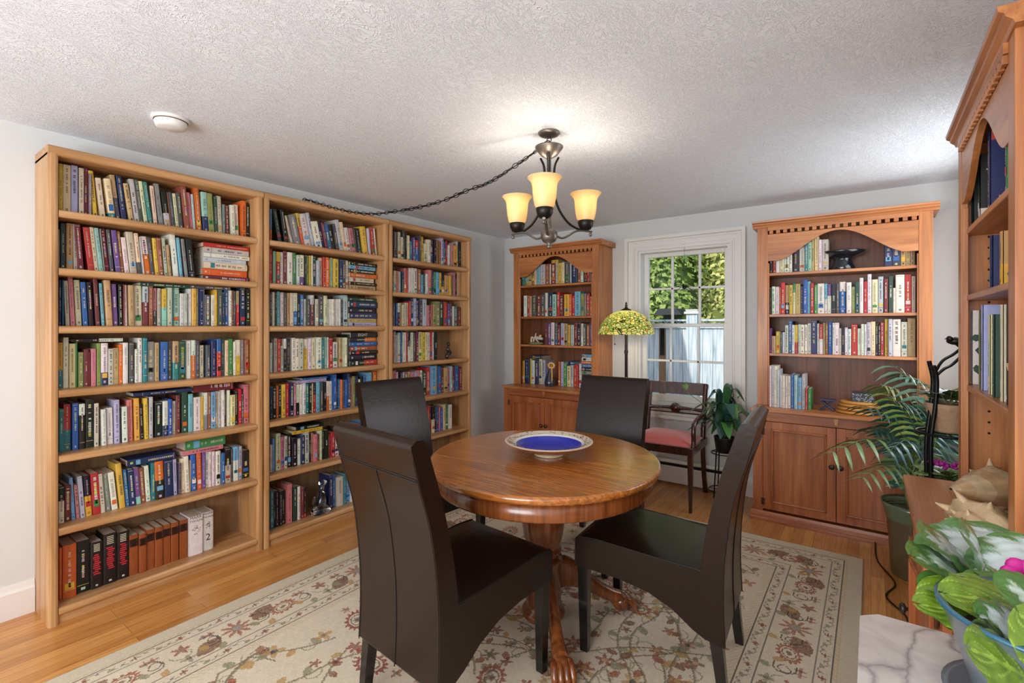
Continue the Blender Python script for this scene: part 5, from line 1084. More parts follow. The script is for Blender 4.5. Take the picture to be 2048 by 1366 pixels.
n2 = N(t, 'ShaderNodeTexNoise'); setc(n2, 'Scale', 14); setc(n2, 'Detail', 6); setc(n2, 'Distortion', 1.2); t.links.new(tc.outputs['Object'], n2.inputs['Vector']); r2 = ramp(t, [(.35, (.78, .75, .74)), (.6, (1, 1, 1))]); t.links.new(n2.outputs[0], r2.inputs[0])
t.links.new(mixc(t, rv.outputs[0], r2.outputs[0], .9, 'MULTIPLY'), b.inputs['Base Color']); setc(b, 'Roughness', .22)
MZ = .80
mt = thing('side_table', 'small table with grey veined marble top in the bottom right foreground', 'table', (.25, .75, 0))
MB().prism([(-.0165, .38), (.50, .38), (.50, 1.125), (.010, 1.125), (-.0165, 1.10)], MZ - .022, MZ, 'z').build('marble_top', marble, mt, world=True, bevel=.004)
MB().box(.02, .47, .42, .44, MZ - .1, MZ - .022).box(.02, .47, 1.06, 1.08, MZ - .1, MZ - .022).box(.02, .04, .44, 1.06, MZ - .1, MZ - .022).box(.45, .47, .44, 1.06, MZ - .1, MZ - .022).build('apron', mahog, mt, world=True)
for x in (.04, .45):
    for y in (.44, 1.06): MB().lathe([(.015, 0), (.02, .06), (.014, .1), (.024, .4), (.016, .6), (.024, MZ - .1), (.024, MZ - .022)], (x, y, 0), 14).build('leg', mahog, mt, world=True)

# ------------------------------------------------------------------ leaves
leafmat = attrmat('glossy_leaf', .32, .3, .10, 60)
ceramic_blue = flat('grey_blue_glazed_pottery', rgb(100, 107, 115), .35, coat=.4, bump=(12, .2, .004))
def broad_leaf(c, axis, up, L, W, cols, cup=.18, fold=.12, wav=.03, nu=30, nv=14, silver=None, seed=0):
    """a broad rounded leaf centred at c, long axis `axis`, facing `up`"""
    rg = random.Random(seed); ax = Vector(axis).normalized(); u_ = Vector(up); sd_ = ax.cross(u_).normalized(); nn = sd_.cross(ax).normalized(); c = Vector(c); m = MB(); vs = []; V = {}
    for i in range(nu + 1):
        s = i / nu; w = W / 2 * (math.sin(PI * s ** .85)) ** .62 if 0 < i < nu else .002
        for j in range(-nv, nv + 1):
            q = j / nv; x = (s - .5) * L - (.10 * L * abs(q) ** 2 if s < .3 else 0); y = q * w
            z = cup * L * -((s - .5) ** 2) * 1.6 + fold * abs(y) - cup * y * y / max(W, .01) * 2.2 + wav * L * math.sin(s * 17 + q * 3 + seed) * abs(q) * .35
            z += .012 * L * math.cos(q * PI * 3) * math.sin(s * 26 + abs(q) * 7)
            V[(i, j)] = len(vs); vs.append(c + ax * x + sd_ * y + nn * z)
    for i in range(nu):
        for j in range(-nv, nv):
            q = abs(j + .5) / nv; s = (i + .5) / nu; vein = abs(((s * 5 + q * 2.2) % 1) - .5) < .07 or q < .07
            g = rg.random() * .3; base = tuple(cols[0][k] * (1 - g) + cols[1][k] * g for k in range(3))
            col = tuple(cols[2][k] for k in range(3)) if (vein and silver is None) else base
            if silver is not None:
                w_ = 0; e = q + .22 * math.sin(s * 21 + (1 if j > 0 else 2.2) + seed) + .12 * math.sin(s * 47 + q * 9 + seed * 2); w_ = max(0, min(1, (.30 + silver * .9 - e - 1.6 * abs(s - .5) ** 1.5) * 3.2)); 
                col = tuple(base[k] * (1 - w_ * .85) + cols[2][k] * w_ * .85 for k in range(3))
            m.add([], [])
            m.f.append([V[(i, j)], V[(i + 1, j)], V[(i + 1, j + 1)], V[(i, j + 1)]]); m.m.append(0); m.c.append(col); m.sm.append(True)
    m.v = [tuple(v) for v in vs]; return m
G1 = (rgb(70, 112, 44), rgb(92, 134, 58), rgb(190, 204, 190)); G2 = (rgb(98, 128, 32), rgb(124, 152, 44), rgb(136, 163, 58)); G3 = (rgb(50, 72, 30), rgb(72, 94, 40), rgb(100, 120, 64)); GS = (rgb(78, 120, 62), rgb(104, 146, 80), rgb(204, 214, 216))
pc = Vector((.188, .952, MZ))
pp = thing('potted_plant', 'leafy plant with silvery green leaves in grey blue pot on the marble table', 'potted plant', pc)
MB().lathe([(.0, .006), (.066, .008), (.070, .014), (.096, .10), (.108, .131), (.112, .135), (.108, .138), (.100, .130), (.088, .09), (.07, .05), (0, .045)], tuple(pc), 40, caps=False).build('pot', ceramic_blue, pp, world=True)
MB().lathe([(.107, .1325), (.1135, .134), (.113, .138), (.108, .1395), (.099, .132), (.094, .118)], tuple(pc), 40, caps=False).build('glazed_rim', flat('teal_glaze', rgb(40, 92, 116), .2, coat=.6), pp, world=True)
MB().lathe([(0, 0), (.092, 0), (.103, .010), (.105, .013), (.096, .012), (.08, .006), (.0, .005)], tuple(pc), 40, caps=False).build('saucer', ceramic_blue, pp, world=True)
MB().lathe([(0, .115), (.094, .115)], tuple(pc), 24, caps=False).build('soil', flat('dark_soil', rgb(50, 38, 30), .95), pp, world=True)
view = Vector((0, 0, HC))
LV = [(1952, 1085, .86, 250, 150, -12, GS, .45), (1916, 1109, .84, 200, 130, 35, GS, .5), (1906, 1140, .80, 220, 120, 28, G1, .35), (1966, 1110, .82, 170, 120, 50, GS, .5), (2034, 1108, .80, 190, 130, -20, GS, .6), (2002, 1146, .80, 160, 90, 20, GS, .6),
      (1946, 1188, .74, 190, 110, -8, G2, None), (2004, 1210, .70, 210, 110, 14, G2, None), (1938, 1232, .72, 190, 90, 16, G2, None), (1966, 1240, .735, 150, 100, 0, G3, None), (2026, 1252, .665, 130, 110, 20, GS, .55), (2016, 1284, .66, 150, 110, -40, G3, .3),
      (1925, 1190, .76, 150, 110, 10, G1, .3), (1975, 1165, .79, 150, 100, -10, G2, None), (1985, 1262, .69, 150, 110, 24, G2, None), (1998, 1300, .64, 120, 90, 50, G3, None), (2024, 1338, .60, 170, 160, 30, G2, None), (2014, 1176, .76, 150, 70, 14, G1, .3), (2085, 1200, .66, 160, 120, 20, G1, .4), (2090, 1290, .60, 150, 130, 60, G2, None)]
crown = pc + Vector((0, 0, .15))
for i, (x, y, f, L, W, ang, cols, sv) in enumerate(LV):
    c = at(x, y, f); a = math.radians(ang); px_m = f / FPX; ax = (rt * math.cos(a) + Vector((0, 0, -1)) * math.sin(a)) + fd * (.25 if i < 6 else -.15)
    up = (view - c).normalized() * .75 + Vector((0, 0, .75)); l = broad_leaf(c, ax, up, L * px_m * .86, W * px_m * .92, cols, silver=sv, seed=i)
    lo = l.build('leaf', leafmat, pp, world=True, fix=False)
    base = pc + Vector(((c.x - pc.x) * .12, (c.y - pc.y) * .12, .115)); MB().tube(bez([base, (base + c) / 2 + Vector((0, 0, .0)), c - up * .008], 5), .0022, 6, col=rgb(150, 150, 90)).build('stalk', mattemat, lo, world=True)
fp = at(2046, 1152, .76); m = MB()
for k in range(6):
    a = k * PI / 3; P = fp + Vector((math.cos(a) * .014, math.sin(a) * .004, math.sin(a) * .014)); m.ball(tuple(P), (.013, .006, .013), 8, 6, 0, rgb(190, 20, 130))
m.tube([pc + Vector((.01, 0, .12)), fp], .002, 5, col=rgb(120, 110, 60)); m.build('flower', mattemat, pp, world=True)

# ------------------------------------------------------------------ conch shells on the nearest hutch
shellm = attrmat('sandy_shell', .5, .1, .25, 40)
def conch(label, c, axis, L, R, flip=1, seed=0):
    rg = random.Random(seed); ax = Vector(axis).normalized(); z = Vector((0, 0, 1)); s = ax.cross(z).normalized(); n = s.cross(ax).normalized(); c = Vector(c); t = thing('conch_shell', label, 'shell', c)
    # profile from the narrow canal (t=0) through the shoulder to the spire (t=1)
    prof = [(0, .06), (.06, .20), (.16, .42), (.30, .66), (.44, .86), (.54, 1.0), (.60, .96), (.66, .62), (.72, .60), (.77, .40), (.83, .36), (.88, .22), (.94, .17), (1.0, .02)]; m = MB(); vs = []; K = 44
    for i, (u, r) in enumerate(prof):
        for k in range(K):
            a = 2 * PI * k / K; rr = r * R * (1 + .10 * math.cos(a - 1.2) + .03 * math.sin(9 * a + u * 20))
            if .35 < u < .65: rr *= 1 + .10 * max(0, math.cos(7 * a)) 
            vs.append(c + ax * (u - .5) * L + s * rr * math.cos(a) * 1.1 + n * (rr * math.sin(a) * .78))
    fs = []; tones = [rgb(204, 174, 134), rgb(196, 162, 120), rgb(208, 180, 140), rgb(190, 154, 112)]
    for i in range(len(prof) - 1):
        for k in range(K): m.f.append([i * K + k, i * K + (k + 1) % K, (i + 1) * K + (k + 1) % K, (i + 1) * K + k]); m.m.append(0); m.c.append(tuple(tones[i % 4][x] * (.5 + .5 * 1) * (1 + .10 * math.sin(k * .9 + i)) for x in range(3))); m.sm.append(True)
    m.v = [tuple(v) for v in vs]
    def spike(u, a, r0, h, w):
        d = s * math.cos(a) * 1.1 + n * math.sin(a) * .8; p = c + ax * (u - .5) * L + d * r0 * R * .86; e = p + d.normalized() * h + ax * h * .28
        m.tube([p, p + (e - p) * .5, e], [w, w * .6, w * .12], 8, col=rgb(206, 178, 138))
    for k in range(8):
        a = k * 2 * PI / 8 + .3; spike(.555, a, .98, R * rg.uniform(.40, .62), R * .20)
    for k in range(8):
        a = k * 2 * PI / 8; spike(.71, a, .60, R * .24, R * .11)
    for k in range(7):
        a = k * 2 * PI / 7; spike(.82, a, .38, R * .18, R * .08)
    m.build('shell_body', shellm, t, world=True)
    l = MB(); P = []
    for k in range(14): u = .08 + .5 * k / 13; a = -1.05; r = R * (.3 + .9 * math.sin(PI * min(1, u / .62)) ** .8); P.append(c + ax * (u - .5) * L + s * flip * r * 1.12 * math.cos(a) * 1.0 + n * r * math.sin(a) * .55)
    l.tube(P, [.004] + [R * .13] * 12 + [.004], 8, col=rgb(222, 186, 150), flat=.5); l.build('flared_lip', shellm, t, world=True)
    return t
WT = .737
conch('large smooth tan conch shell lying farther back on the nearest hutch top', (.318, 2.19, WT + .066), tuple(rt * 1 + fd * .12 + Vector((0, 0, -.05))), .31, .078, 1, 1)
conch('spiky tan conch shell lying nearer the camera on the nearest hutch top', (.245, 1.80, WT + .060), tuple(-rt * 1 - fd * .15 + Vector((0, 0, -.02))), .235, .074, -1, 2)

# ------------------------------------------------------------------ palm
pm = Vector((.175, 3.36, 0)); palm = thing('potted_palm', 'tall artificial palm in greenish pot in front of the hutch right of the window', 'potted palm', pm)
MB().lathe([(0, 0), (.085, 0), (.09, .01), (.10, .2), (.112, .33), (.118, .36), (.112, .365), (.104, .34), (.0, .33)], tuple(pm), 28, caps=False).build('pot', flat('mottled_olive_pot', rgb(88, 76, 52), .35, coat=.3, bump=(8, .3, .01)), palm, world=True)
MB().lathe([(.112, .30), (.125, .36), (.135, .39), (.120, .375), (.105, .35)], tuple(pm), 28, caps=False).build('clear_liner', flat('cellophane_liner', rgb(92, 104, 80), .12, spec=.8), palm, world=True)
stem_c = rgb(96, 116, 60)
def frond(pts, LL, nl, ca, cb, seed, droop=.35, face=None, lw=.14):
    """pinnate leaf along pts (world), leaflets up to LL long"""
    rg = random.Random(seed); P = bez(pts, 10); m = MB(); n = len(P); m.tube(P, [.0045 * (1 - .75 * i / n) for i in range(n)], 6, col=stem_c)
    for k in range(nl):
        s = .22 + .78 * (k + .5) / nl; i = min(n - 2, int(s * (n - 1))); p = P[i] + (P[i + 1] - P[i]) * (s * (n - 1) - i); tg = (P[i + 1] - P[i]).normalized()
        up = Vector(face) if face else Vector((0, 0, 1)); sd = tg.cross(up).normalized(); up2 = sd.cross(tg).normalized(); Ls = LL * (.35 + .65 * math.sin(PI * min(1, (s - .1) / .95)) ** .6)
        for q in (-1, 1):
            d = (sd * q * .82 + tg * .62 + up2 * rg.uniform(-.05, .12)).normalized(); W = Ls * lw * 1.35; g = rg.random(); c = tuple(ca[x] * (1 - g) + cb[x] * g for x in range(3)); rows = []
            for j, (u, w) in enumerate(((0, .25), (.2, .8), (.45, 1), (.75, .7), (1, .02))):
                b_ = p + d * Ls * u + Vector((0, 0, -1)) * droop * Ls * u * u; wv = tg * W * w * .5; rows.append((b_ - wv, b_ + up2 * W * -.12 * w, b_ + wv))
            vs = [v for r in rows for v in r]; fs = []
            for j in range(4): fs += [(j * 3, j * 3 + 1, j * 3 + 4, j * 3 + 3), (j * 3 + 1, j * 3 + 2, j * 3 + 5, j * 3 + 4)]
            m.add(vs, fs, 0, c, True)
    return m
fresh = (rgb(92, 136, 78), rgb(150, 184, 120)); minty = (rgb(110, 164, 138), rgb(176, 214, 190)); lime = (rgb(130, 170, 80), rgb(190, 216, 120)); deep = (rgb(30, 84, 74), rgb(70, 128, 112)); olive = (rgb(88, 112, 60), rgb(130, 144, 84)); bluish = (rgb(60, 110, 112), rgb(130, 166, 168))
F0 = 2.62
FR = [([(1832, 985, 2.65), (1800, 900, 2.56), (1740, 878, 2.44), (1655, 908, 2.36)], .17, 12, fresh, .5), ([(1832, 985, 2.62), (1815, 930, 2.5), (1775, 930, 2.40), (1718, 958, 2.30)], .15, 13, fresh, .45),
      ([(1836, 985, 2.7), (1862, 880, 2.66), (1855, 790, 2.55), (1782, 728, 2.45)], .17, 15, minty, .7), ([(1836, 985, 2.66), (1842, 900, 2.55), (1822, 840, 2.48), (1768, 785, 2.42)], .13, 15, lime, .7),
      ([(1834, 985, 2.75), (1825, 890, 2.72), (1790, 830, 2.66), (1728, 812, 2.6)], .17, 15, deep, .5), ([(1836, 985, 2.8), (1845, 860, 2.8), (1810, 790, 2.78), (1760, 768, 2.74)], .17, 14, olive, .6),
      ([(1834, 985, 2.6), (1828, 905, 2.45), (1812, 880, 2.38), (1775, 905, 2.3)], .13, 12, bluish, .8), ([(1838, 985, 2.75), (1870, 890, 2.8), (1885, 820, 2.85), (1905, 790, 2.9)], .17, 14, minty, .7),
      ([(1836, 985, 2.62), (1856, 905, 2.5), (1872, 870, 2.45), (1868, 900, 2.38)], .12, 10, bluish, .8), ([(1832, 985, 2.7), (1812, 900, 2.68), (1782, 860, 2.64), (1742, 856, 2.6)], .16, 14, deep, .5),
      ([(1836, 985, 2.74), (1840, 880, 2.66), (1828, 820, 2.6), (1790, 800, 2.52)], .17, 16, deep, .6), ([(1838, 985, 2.7), (1858, 900, 2.7), (1880, 860, 2.72), (1900, 870, 2.74)], .15, 14, deep, .7), ([(1834, 985, 2.66), (1822, 915, 2.6), (1800, 890, 2.54), (1765, 880, 2.5)], .14, 13, bluish, .6), ([(1836, 985, 2.8), (1842, 900, 2.82), (1836, 850, 2.84), (1800, 825, 2.84)], .18, 15, deep, .5),
      ([(1838, 985, 2.8), (1860, 850, 2.9), (1848, 770, 2.95), (1800, 748, 2.98)], .16, 13, deep, .5), ([(1834, 985, 2.58), (1822, 940, 2.45), (1836, 915, 2.38), (1862, 930, 2.30)], .11, 10, olive, .7)]
for i, (P, LL, nl, (ca, cb), dr) in enumerate(FR):
    Q = [tuple(pm + Vector((.01 * math.sin(i), .01 * math.cos(i), .32)))] + [tuple(at(*p)) for p in P[0:]]
    Q[1] = tuple(pm + Vector((.03 * math.sin(i * 2), .03 * math.cos(i * 2), .46)))
    frond(Q, LL, nl, ca, cb, i, dr).build('frond', leafmat, palm, world=True, fix=False)
cb_ = MB().tube(bez([(.02, 3.72, .012), (.03, 3.45, .006), (.10, 3.20, .006), (.06, 3.02, .006), (.13, 2.86, .006), (.12, 2.72, .006)], 8), .004, 6).build('power_cable', black, None)
tag(cb_, 'thin black cable lying on the floor beside the palm pot', 'cable')

# ------------------------------------------------------------------ iron plant stand with birds and its plants
sx, sy = .275, 2.86
st_ = thing('plant_stand', 'black iron plant stand with bird finials between the palm and nearest hutch', 'plant stand', (sx, sy, 0))
def aw(px_, py_, f): return at(px_, py_, f)
for dx, dpth in ((0, 2.16), (9, 2.12)):
    MB().tube(bez([aw(1858 + dx, 722 + dx, dpth), aw(1866 + dx * .8, 760, dpth), aw(1862 + dx, 810, dpth), aw(1853 + dx, 880, dpth), aw(1853 + dx, 960, dpth), aw(1853 + dx, 1130, dpth), Vector((aw(1853 + dx, 1200, dpth).x, aw(1853 + dx, 1200, dpth).y, .0))], 5), .0085, 8).build('upright', black, st_, world=True)
for k, (a_, b2) in enumerate((((.40, 2.98), 1), ((.42, 2.72), 2))):
    MB().tube([(a_[0], a_[1], 0), (a_[0], a_[1], .5), (a_[0] - .03, a_[1], 1.02)], .008, 8).build('upright', black, st_, world=True)
for z in (.86, .54): MB().tube([(sx + .115 * math.cos(k), sy + .115 * math.sin(k), z) for k in np.linspace(0, 2 * PI, 25)[:-1]], .006, 6, closed=True).tube([(sx - .115, sy, z), (sx + .115, sy, z)], .005, 6).tube([(sx, sy - .115, z), (sx, sy + .115, z)], .005, 6).build('ring_shelf', black, st_, world=True)
MB().tube(bez([aw(1868, 748, 2.14), aw(1885, 722, 2.16), aw(1908, 708, 2.18), aw(1930, 690, 2.2)], 6), .006, 8).build('branch', black, st_, world=True)
MB().tube(bez([aw(1872, 752, 2.14), aw(1888, 738, 2.16), aw(1906, 728, 2.18), aw(1935, 700, 2.2)], 6), .006, 8).build('branch', black, st_, world=True)
bd = MB(); bc = aw(1912, 682, 2.19); bd.ball(tuple(bc), (.034, .02, .018), 12, 8).ball(tuple(bc + rt * -.027 + Vector((0, 0, .010))), .0135, 10, 8).tube([bc + rt * -.038 + Vector((0, 0, .012)), bc + rt * -.052 + Vector((0, 0, .008))], [.004, .0008], 6).tube([bc + rt * .02, bc + rt * .07 + Vector((0, 0, -.012))], [.014, .005], 8).tube([bc + Vector((0, 0, -.015)), bc + Vector((.0, 0, -.04)) + rt * .03], .004, 6)
bd.build('bird_finial', bronze, st_, world=True)
def violet(label, c, R, H, potcol, leaves, cols, Ll, flowers=None, fz=.05):
    c = Vector(c); t = thing('potted_violet', label, 'potted plant', c)
    MB().lathe([(0, .002), (R * .68, 0), (R * .72, .01), (R * .97, H * .8), (R * 1.0, H * .84), (R * 1.02, H), (R * .93, H), (R * .9, H * .85), (0, H * .83)], tuple(c), 26, caps=False).build('pot', potcol, t, world=True)
    rg = random.Random(len(label)); cz = c + Vector((0, 0, H))
    for k in range(leaves):
        a = k * 2.4; r = R * (.5 + .9 * (k / leaves)); el = .55 - .5 * k / leaves; d = Vector((math.cos(a), math.sin(a), el)).normalized(); p = cz + Vector((math.cos(a) * r, math.sin(a) * r, .03 + .05 * el))
        lo = broad_leaf(p, d, Vector((0, 0, 1)) - d * .2, Ll, Ll * .68, cols, seed=k, nu=8, nv=4, cup=.3).build('leaf', leafmat, t, world=True, fix=False)
        MB().tube([cz + Vector((0, 0, -.01)), p], .002, 5, col=rgb(130, 130, 90)).build('stalk', mattemat, lo, world=True)
    if flowers:
        m = MB()
        for k in range(34):
            a, e = rg.uniform(0, 6.28), rg.uniform(0, 1); m.ball((cz.x + .05 * math.cos(a) * e - .02, cz.y + .05 * math.sin(a) * e - .03, cz.z + fz + rg.uniform(0, .022)), (.010, .010, .007), 6, 5, 0, flowers)
        m.tube([cz, cz + Vector((-.02, -.03, fz))], .004, 6, col=rgb(110, 130, 70)); m.build('flowers', mattemat, t, world=True)
terr = flat('weathered_cork_pot', rgb(168, 136, 106), .9, bump=(40, .7, .01))
violet('violet in weathered tan pot on the upper ring of the iron stand', (sx, sy, .868), .082, .125, terr, 15, G3, .10)
violet('magenta flowering violet on the lower ring of the iron stand', (sx, sy, .548), .07, .10, ceramic_blue, 14, (rgb(96, 130, 60), rgb(130, 160, 84), rgb(190, 200, 150)), .11, rgb(168, 20, 140), .07)

# ------------------------------------------------------------------ peace lily on thin iron stand beside the window
lx, ly = -.885, 3.90
ls_ = thing('plant_stand', 'thin black iron stand under the peace lily right of the window', 'plant stand', (lx, ly, 0))
for k in range(3):
    a = k * 2 * PI / 3 + .35; MB().tube([(lx + .125 * math.cos(a), ly + .125 * math.sin(a), 0), (lx + .10 * math.cos(a), ly + .10 * math.sin(a), .30), (lx + .088 * math.cos(a), ly + .088 * math.sin(a), .50)], .005, 6).build('leg', black, ls_, world=True)
for z, r in ((.38, .093), (.10, .112)): MB().tube([(lx + r * math.cos(k), ly + r * math.sin(k), z) for k in np.linspace(0, 2 * PI, 25)[:-1]], .004, 6, closed=True).tube([(lx - r, ly, z), (lx + r, ly, z)], .003, 6).build('ring', black, ls_, world=True)
pl = thing('peace_lily', 'dark green peace lily in black pot between the armchair and hutch', 'potted plant', (lx, ly, .385))
MB().lathe([(0, 0), (.058, 0), (.074, .11), (.076, .115), (.070, .115), (.066, .10), (0, .095)], (lx, ly, .386), 24, caps=False).build('pot', flat('black_plastic_pot', rgb(28, 30, 34), .35), pl, world=True)
def lance(m, P, W, cols, n=10):
    P = bez(P, n); k = len(P); vs = []
    for i, p in enumerate(P):
        tg = (P[min(i + 1, k - 1)] - P[max(i - 1, 0)]).normalized(); sd = tg.cross(Vector((0, 0, 1)))
        if sd.length < .05: sd = Vector((1, 0, 0))
        sd.normalize(); u = i / (k - 1); w = W * math.sin(PI * min(1, max(0, (u - .28) / .72))) ** .8 / 2 if u > .28 else W * .03; nn = sd.cross(tg)
        vs += [p - sd * w + nn * w * .25, p, p + sd * w + nn * w * .25]
    fs = []
    for i in range(k - 1): fs += [(i * 3, i * 3 + 1, i * 3 + 4, i * 3 + 3), (i * 3 + 1, i * 3 + 2, i * 3 + 5, i * 3 + 4)]
    return m.add(vs, fs, 0, cols, True)
rg = random.Random(8); B0 = Vector((lx, ly, .485))
for k in range(38):
    a = k * 2.4 + .2; r = rg.uniform(.09, .25); h = rg.uniform(.05, .34) * (1.25 - r * 2.6); e = B0 + Vector((math.cos(a) * r * 1.15, math.sin(a) * r * .8 - .02, h - .02)); e.y = min(e.y, 4.13)
    mid = B0 + Vector((math.cos(a) * r * .5, math.sin(a) * r * .4, h + .07)); c = rng_c = [rgb(30, 66, 40), rgb(44, 92, 48), rgb(70, 122, 56), rgb(36, 80, 70)][k % 4]
    lance(MB(), [B0, B0 + (mid - B0) * .6, mid, e], rg.uniform(.065, .095), c).build('leaf', leafmat, pl, world=True, fix=False)
for (px_, py_, f) in ((1374, 785, 3.75), (1470, 783, 3.9), (1483, 808, 3.85)):
    e = at(px_, py_, f); m = MB().tube(bez([B0, (B0 + e) / 2 + Vector((0, 0, .06)), e], 6), .0028, 6, col=rgb(90, 130, 70)); lance(m, [e, e + Vector((-.01, 0, .02)), e + Vector((-.005, -.01, .06)), e + Vector((.01, -.01, .09))], .045, rgb(120, 160, 100)); m.build('spathe', leafmat, pl, world=True, fix=False)

# ------------------------------------------------------------------ objects on the shelves
# black pedestal bowl
v0 = Vector((-.155, 4.03, 1.7085)); vt = thing('pedestal_bowl', 'glossy black wide bowl on waisted foot, top shelf of hutch right of window', 'bowl', v0)
MB().lathe([(.070, 0), (.074, .004), (.060, .04), (.050, .07), (.052, .085), (.075, .095), (.118, .112), (.128, .128), (.124, .130), (.09, .112), (0, .10)], tuple(v0), 36, caps=False).build('bowl_body', flat('black_glazed_ceramic', rgb(24, 28, 36), .2, coat=.6), vt, world=True)
# woven coasters / basket with photo boxes
bk0 = Vector((-.065, 3.90, .7655)); bkm = flat('woven_honey_wood', rgb(196, 138, 66), .5, bump=(90, .4, .004)); bt_ = thing('basket', 'round honey coloured stacked wooden basket at the right of the hutch worktop', 'basket', bk0)
for k, (r, z) in enumerate(((.125, 0), (.118, .021), (.110, .042), (.102, .060))): MB().lathe([(0, z), (r - .008, z), (r, z + .006), (r, z + .013), (r - .008, z + .018), (0, z + .018)], tuple(bk0), 36).build('tier', bkm, bt_, world=True)
pb = thing('box', 'black and white patterned box on the round basket, behind palm fronds', 'box', bk0 + Vector((.02, 0, .079))); m = MB().box(bk0.x - .035, bk0.x + .085, bk0.y - .06, bk0.y + .06, bk0.z + .0785, bk0.z + .135, 0, rgb(58, 62, 72))
m.build('box_body', mattemat, pb, world=True, bevel=.002); m = MB(); rg = random.Random(3)
for k in range(60):
    x, z = rg.uniform(bk0.x - .034, bk0.x + .076), rg.uniform(bk0.z + .08, bk0.z + .13); m.add([(x, bk0.y - .0605, z), (x + rg.uniform(.002, .009), bk0.y - .0605, z), (x + rg.uniform(.002, .009), bk0.y - .0605, z + .004), (x, bk0.y - .0605, z + .003)], [(0, 1, 2, 3)], 0, rgb(200, 204, 210))
m.build('printed_pattern', mattemat, pb, world=True, fix=False)
# small iron bench shaped bookend
b0 = Vector((-.235, 3.88, .7655)); be = thing('bookend', 'small dark blue trestle shaped iron bookend beside the magazines', 'bookend', b0); navy = flat('dark_blue_iron', rgb(52, 58, 84), .45, .4)
MB().box(b0.x - .045, b0.x + .045, b0.y - .03, b0.y + .03, b0.z + .068, b0.z + .078).build('seat_plate', navy, be, world=True, bevel=.002)
for s in (-1, 1): MB().tube(bez([b0 + Vector((s * .03, -.02, .068)), b0 + Vector((0, -.02, .035)), b0 + Vector((-s * .04, -.02, .004))], 5), .006, 6).tube(bez([b0 + Vector((s * .03, .02, .068)), b0 + Vector((0, .02, .035)), b0 + Vector((-s * .04, .02, .004))], 5), .006, 6).build('curved_leg', navy, be, world=True)
MB().tube([b0 + Vector((0, -.022, .034)), b0 + Vector((0, .022, .034))], .006, 8).build('crossbar', navy, be, world=True)
# reclining porcelain couple figurine
f0 = Vector((-2.615, 3.97, 1.1505)); fg = thing('figurine', 'pale porcelain reclining figures on mossy green base, third shelf of left hutch', 'figurine')if 0 else thing('figurine', 'pale porcelain reclining figures on mossy green base in the hutch left of window', 'figurine', f0)
MB().ball(tuple(f0 + Vector((0, 0, .012))), (.085, .05, .016), 16, 8, 0, rgb(120, 132, 92)).build('mossy_base', mattemat, fg, world=True)
sk, wt = rgb(218, 190, 168), rgb(196, 196, 192)
m = MB().tube(bez([f0 + Vector((-.06, 0, .02)), f0 + Vector((-.055, 0, .07)), f0 + Vector((-.03, 0, .055)), f0 + Vector((-.035, 0, .02))], 4), .010, 7, col=sk).tube(bez([f0 + Vector((-.03, 0, .06)), f0 + Vector((0, 0, .065)), f0 + Vector((.04, 0, .06)), f0 + Vector((.075, 0, .055))], 4), [.012, .014, .017, .018, .018, .018, .018, .017, .016, .015, .014, .013, .012], 9, col=wt)
m.ball(tuple(f0 + Vector((.045, 0, .082))), .016, 10, 8, 0, rgb(214, 176, 110)).tube([f0 + Vector((-.01, -.01, .065)), f0 + Vector((.002, -.01, .11))], [.008, .006], 7, col=sk).tube([f0 + Vector((.01, -.02, .05)), f0 + Vector((.045, -.03, .022))], [.009, .006], 7, col=sk); m.build('figures', paintmat, fg, world=True)
# giraffe figurine with dark robed body in front of the books
g0 = Vector((-2.43, 3.93, .7655)); gf = thing('figurine', 'dark carved figurine with golden flower top standing among books, hutch worktop', 'figurine', g0)
MB().tube(bez([g0 + Vector((-.005, 0, .0)), g0 + Vector((-.012, 0, .07)), g0 + Vector((-.004, 0, .13)), g0 + Vector((.004, 0, .165))], 5), [.046, .050, .052, .050, .046, .042, .038, .034, .030, .026, .022, .020, .018, .016, .014, .012], 12, col=rgb(44, 46, 62)).build('robed_body', paintmat, gf, world=True)
m = MB().tube([g0 + Vector((.028, -.02, .05)), g0 + Vector((.026, -.02, .17))], .008, 8, col=rgb(206, 150, 66))
for k in range(9): a = k * .698; m.ball(tuple(g0 + Vector((.018 + .030 * math.cos(a), -.015, .195 + .022 * math.sin(a)))), (.012, .01, .012), 8, 6, 0, rgb(226, 184, 110))
m.ball(tuple(g0 + Vector((.018, -.018, .195))), (.018, .012, .016), 8, 6, 0, rgb(170, 104, 50)); m.build('golden_flower', mattemat, gf, world=True)
# small carved dark figure on the right oak bookcase
c0 = Vector((-2.985, 3.13, 1.0435)); cf = thing('figurine', 'small dark carved seated figure alone on the right oak bookcase', 'figurine', c0)
MB().tube(bez([c0 + Vector((0, -.012, 0)), c0 + Vector((0, -.016, .03)), c0 + Vector((0, .01, .05)), c0 + Vector((0, -.008, .085)), c0 + Vector((0, .004, .11))], 4), [.013, .014, .015, .015, .014, .014, .015, .017, .018, .017, .016, .015, .013, .011, .010, .009, .009], 9, col=rgb(44, 34, 26)).ball(tuple(c0 + Vector((0, .004, .128))), .016, 10, 8, 0, rgb(48, 36, 28)).tube([c0 + Vector((.005, .0, .09)), c0 + Vector((.015, .022, .06)), c0 + Vector((.01, .02, .0))], .006, 6, col=rgb(44, 34, 26)).build('carved_body', paintmat, cf, world=True)
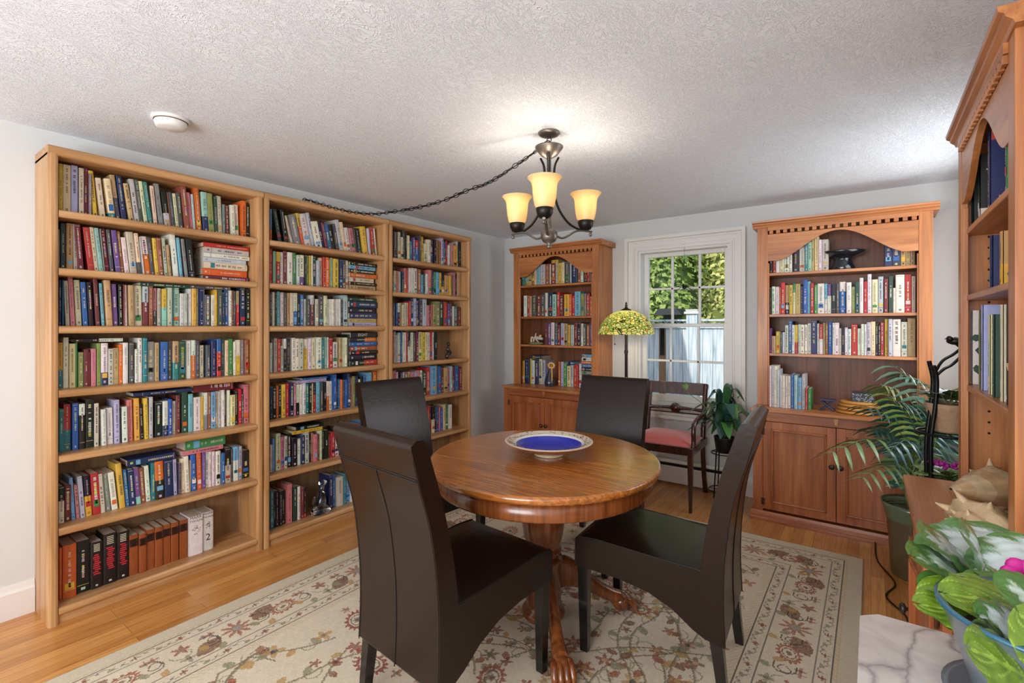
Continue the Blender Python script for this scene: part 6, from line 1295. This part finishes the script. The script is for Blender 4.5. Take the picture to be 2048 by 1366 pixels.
# clear glass angel/animal figurine on the middle bookcase's bottom shelf
clear, t, b = newmat('clear_crystal'); setc(b, 'Base Color', (.93, .96, .96, 1)); setc(b, 'Roughness', .05); setc(b, 'Transmission Weight', 1.0); setc(b, 'IOR', 1.45)
q0 = Vector((-2.99, 1.90, .0725)); gl = thing('glass_figurine', 'clear crystal figurine between books on the middle oak bookcase bottom shelf', 'figurine', q0)
MB().lathe([(0, 0), (.045, 0), (.050, .01), (.046, .02), (.030, .045), (.020, .06)], tuple(q0), 20, sy=1.5).build('base', clear, gl, world=True)
MB().tube(bez([q0 + Vector((0, 0, .05)), q0 + Vector((0, .008, .10)), q0 + Vector((.005, .0, .15)), q0 + Vector((.01, .012, .185))], 5), [.032, .034, .034, .032, .030, .028, .026, .024, .021, .018, .016, .015, .015, .014, .013, .011], 12).ball(tuple(q0 + Vector((.008, .01, .20))), (.024, .030, .020), 12, 8).tube([q0 + Vector((0, -.03, .03)), q0 + Vector((0, -.055, .08)), q0 + Vector((0, -.045, .12))], [.012, .010, .006], 8).build('body', clear, gl, world=True)
# thin magazines lying at the foot of the right bookcase
for i, (c, lb) in enumerate((('l', 'pale lavender magazine on top, bottom shelf of right oak bookcase'), ('z', 'silver grey magazine underneath, bottom shelf of right oak bookcase'))):
    cv, pg = book_geo(.012, .19, .27, c, random.Random(44 + i)); o = cv.build('magazine', bookmat, None); o.location = (-2.965, 2.62 + .02 * i, .0725 + (.0255 if i == 0 else .0125)); o.rotation_euler = (0, PI / 2, PI / 2); tag(o, lb, 'magazine', 'magazines on the bottom shelf'); pg.build('pages', bookmat, o)
# spider ornament hanging on a thread in front of the window
s0 = Vector((-1.262, YB - .012, 1.653)); so_ = thing('spider_ornament', 'black beaded spider ornament hanging on a thread before the upper sash', 'ornament', s0)
MB().tube([s0, (s0.x, s0.y, 2.02)], .0012, 4).build('thread', flat('grey_thread', rgb(90, 96, 90), .7), so_, world=True)
MB().lathe([(0, 0), (.010, .002), (.012, .008), (.0, .012)], (s0.x, YB - .020, 2.012), 12).build('suction_hook', plasticw, so_, world=True)
MB().ball(tuple(s0), (.018, .008, .015), 10, 8).ball(tuple(s0 + Vector((-.008, 0, .02))), (.010, .006, .009), 8, 6).build('body', black, so_, world=True)
for k in range(8):
    a = (-.5, .15, .5, 1.0, PI - 1.0, PI - .5, PI - .15, PI + .5)[k]; MB().tube([s0, s0 + Vector((math.cos(a) * .035, -.004, math.sin(a) * .03 + .016)), s0 + Vector((math.cos(a) * .078, -.002, math.sin(a) * .06 - .004))], .0022, 5).build('leg', black, so_, world=True)
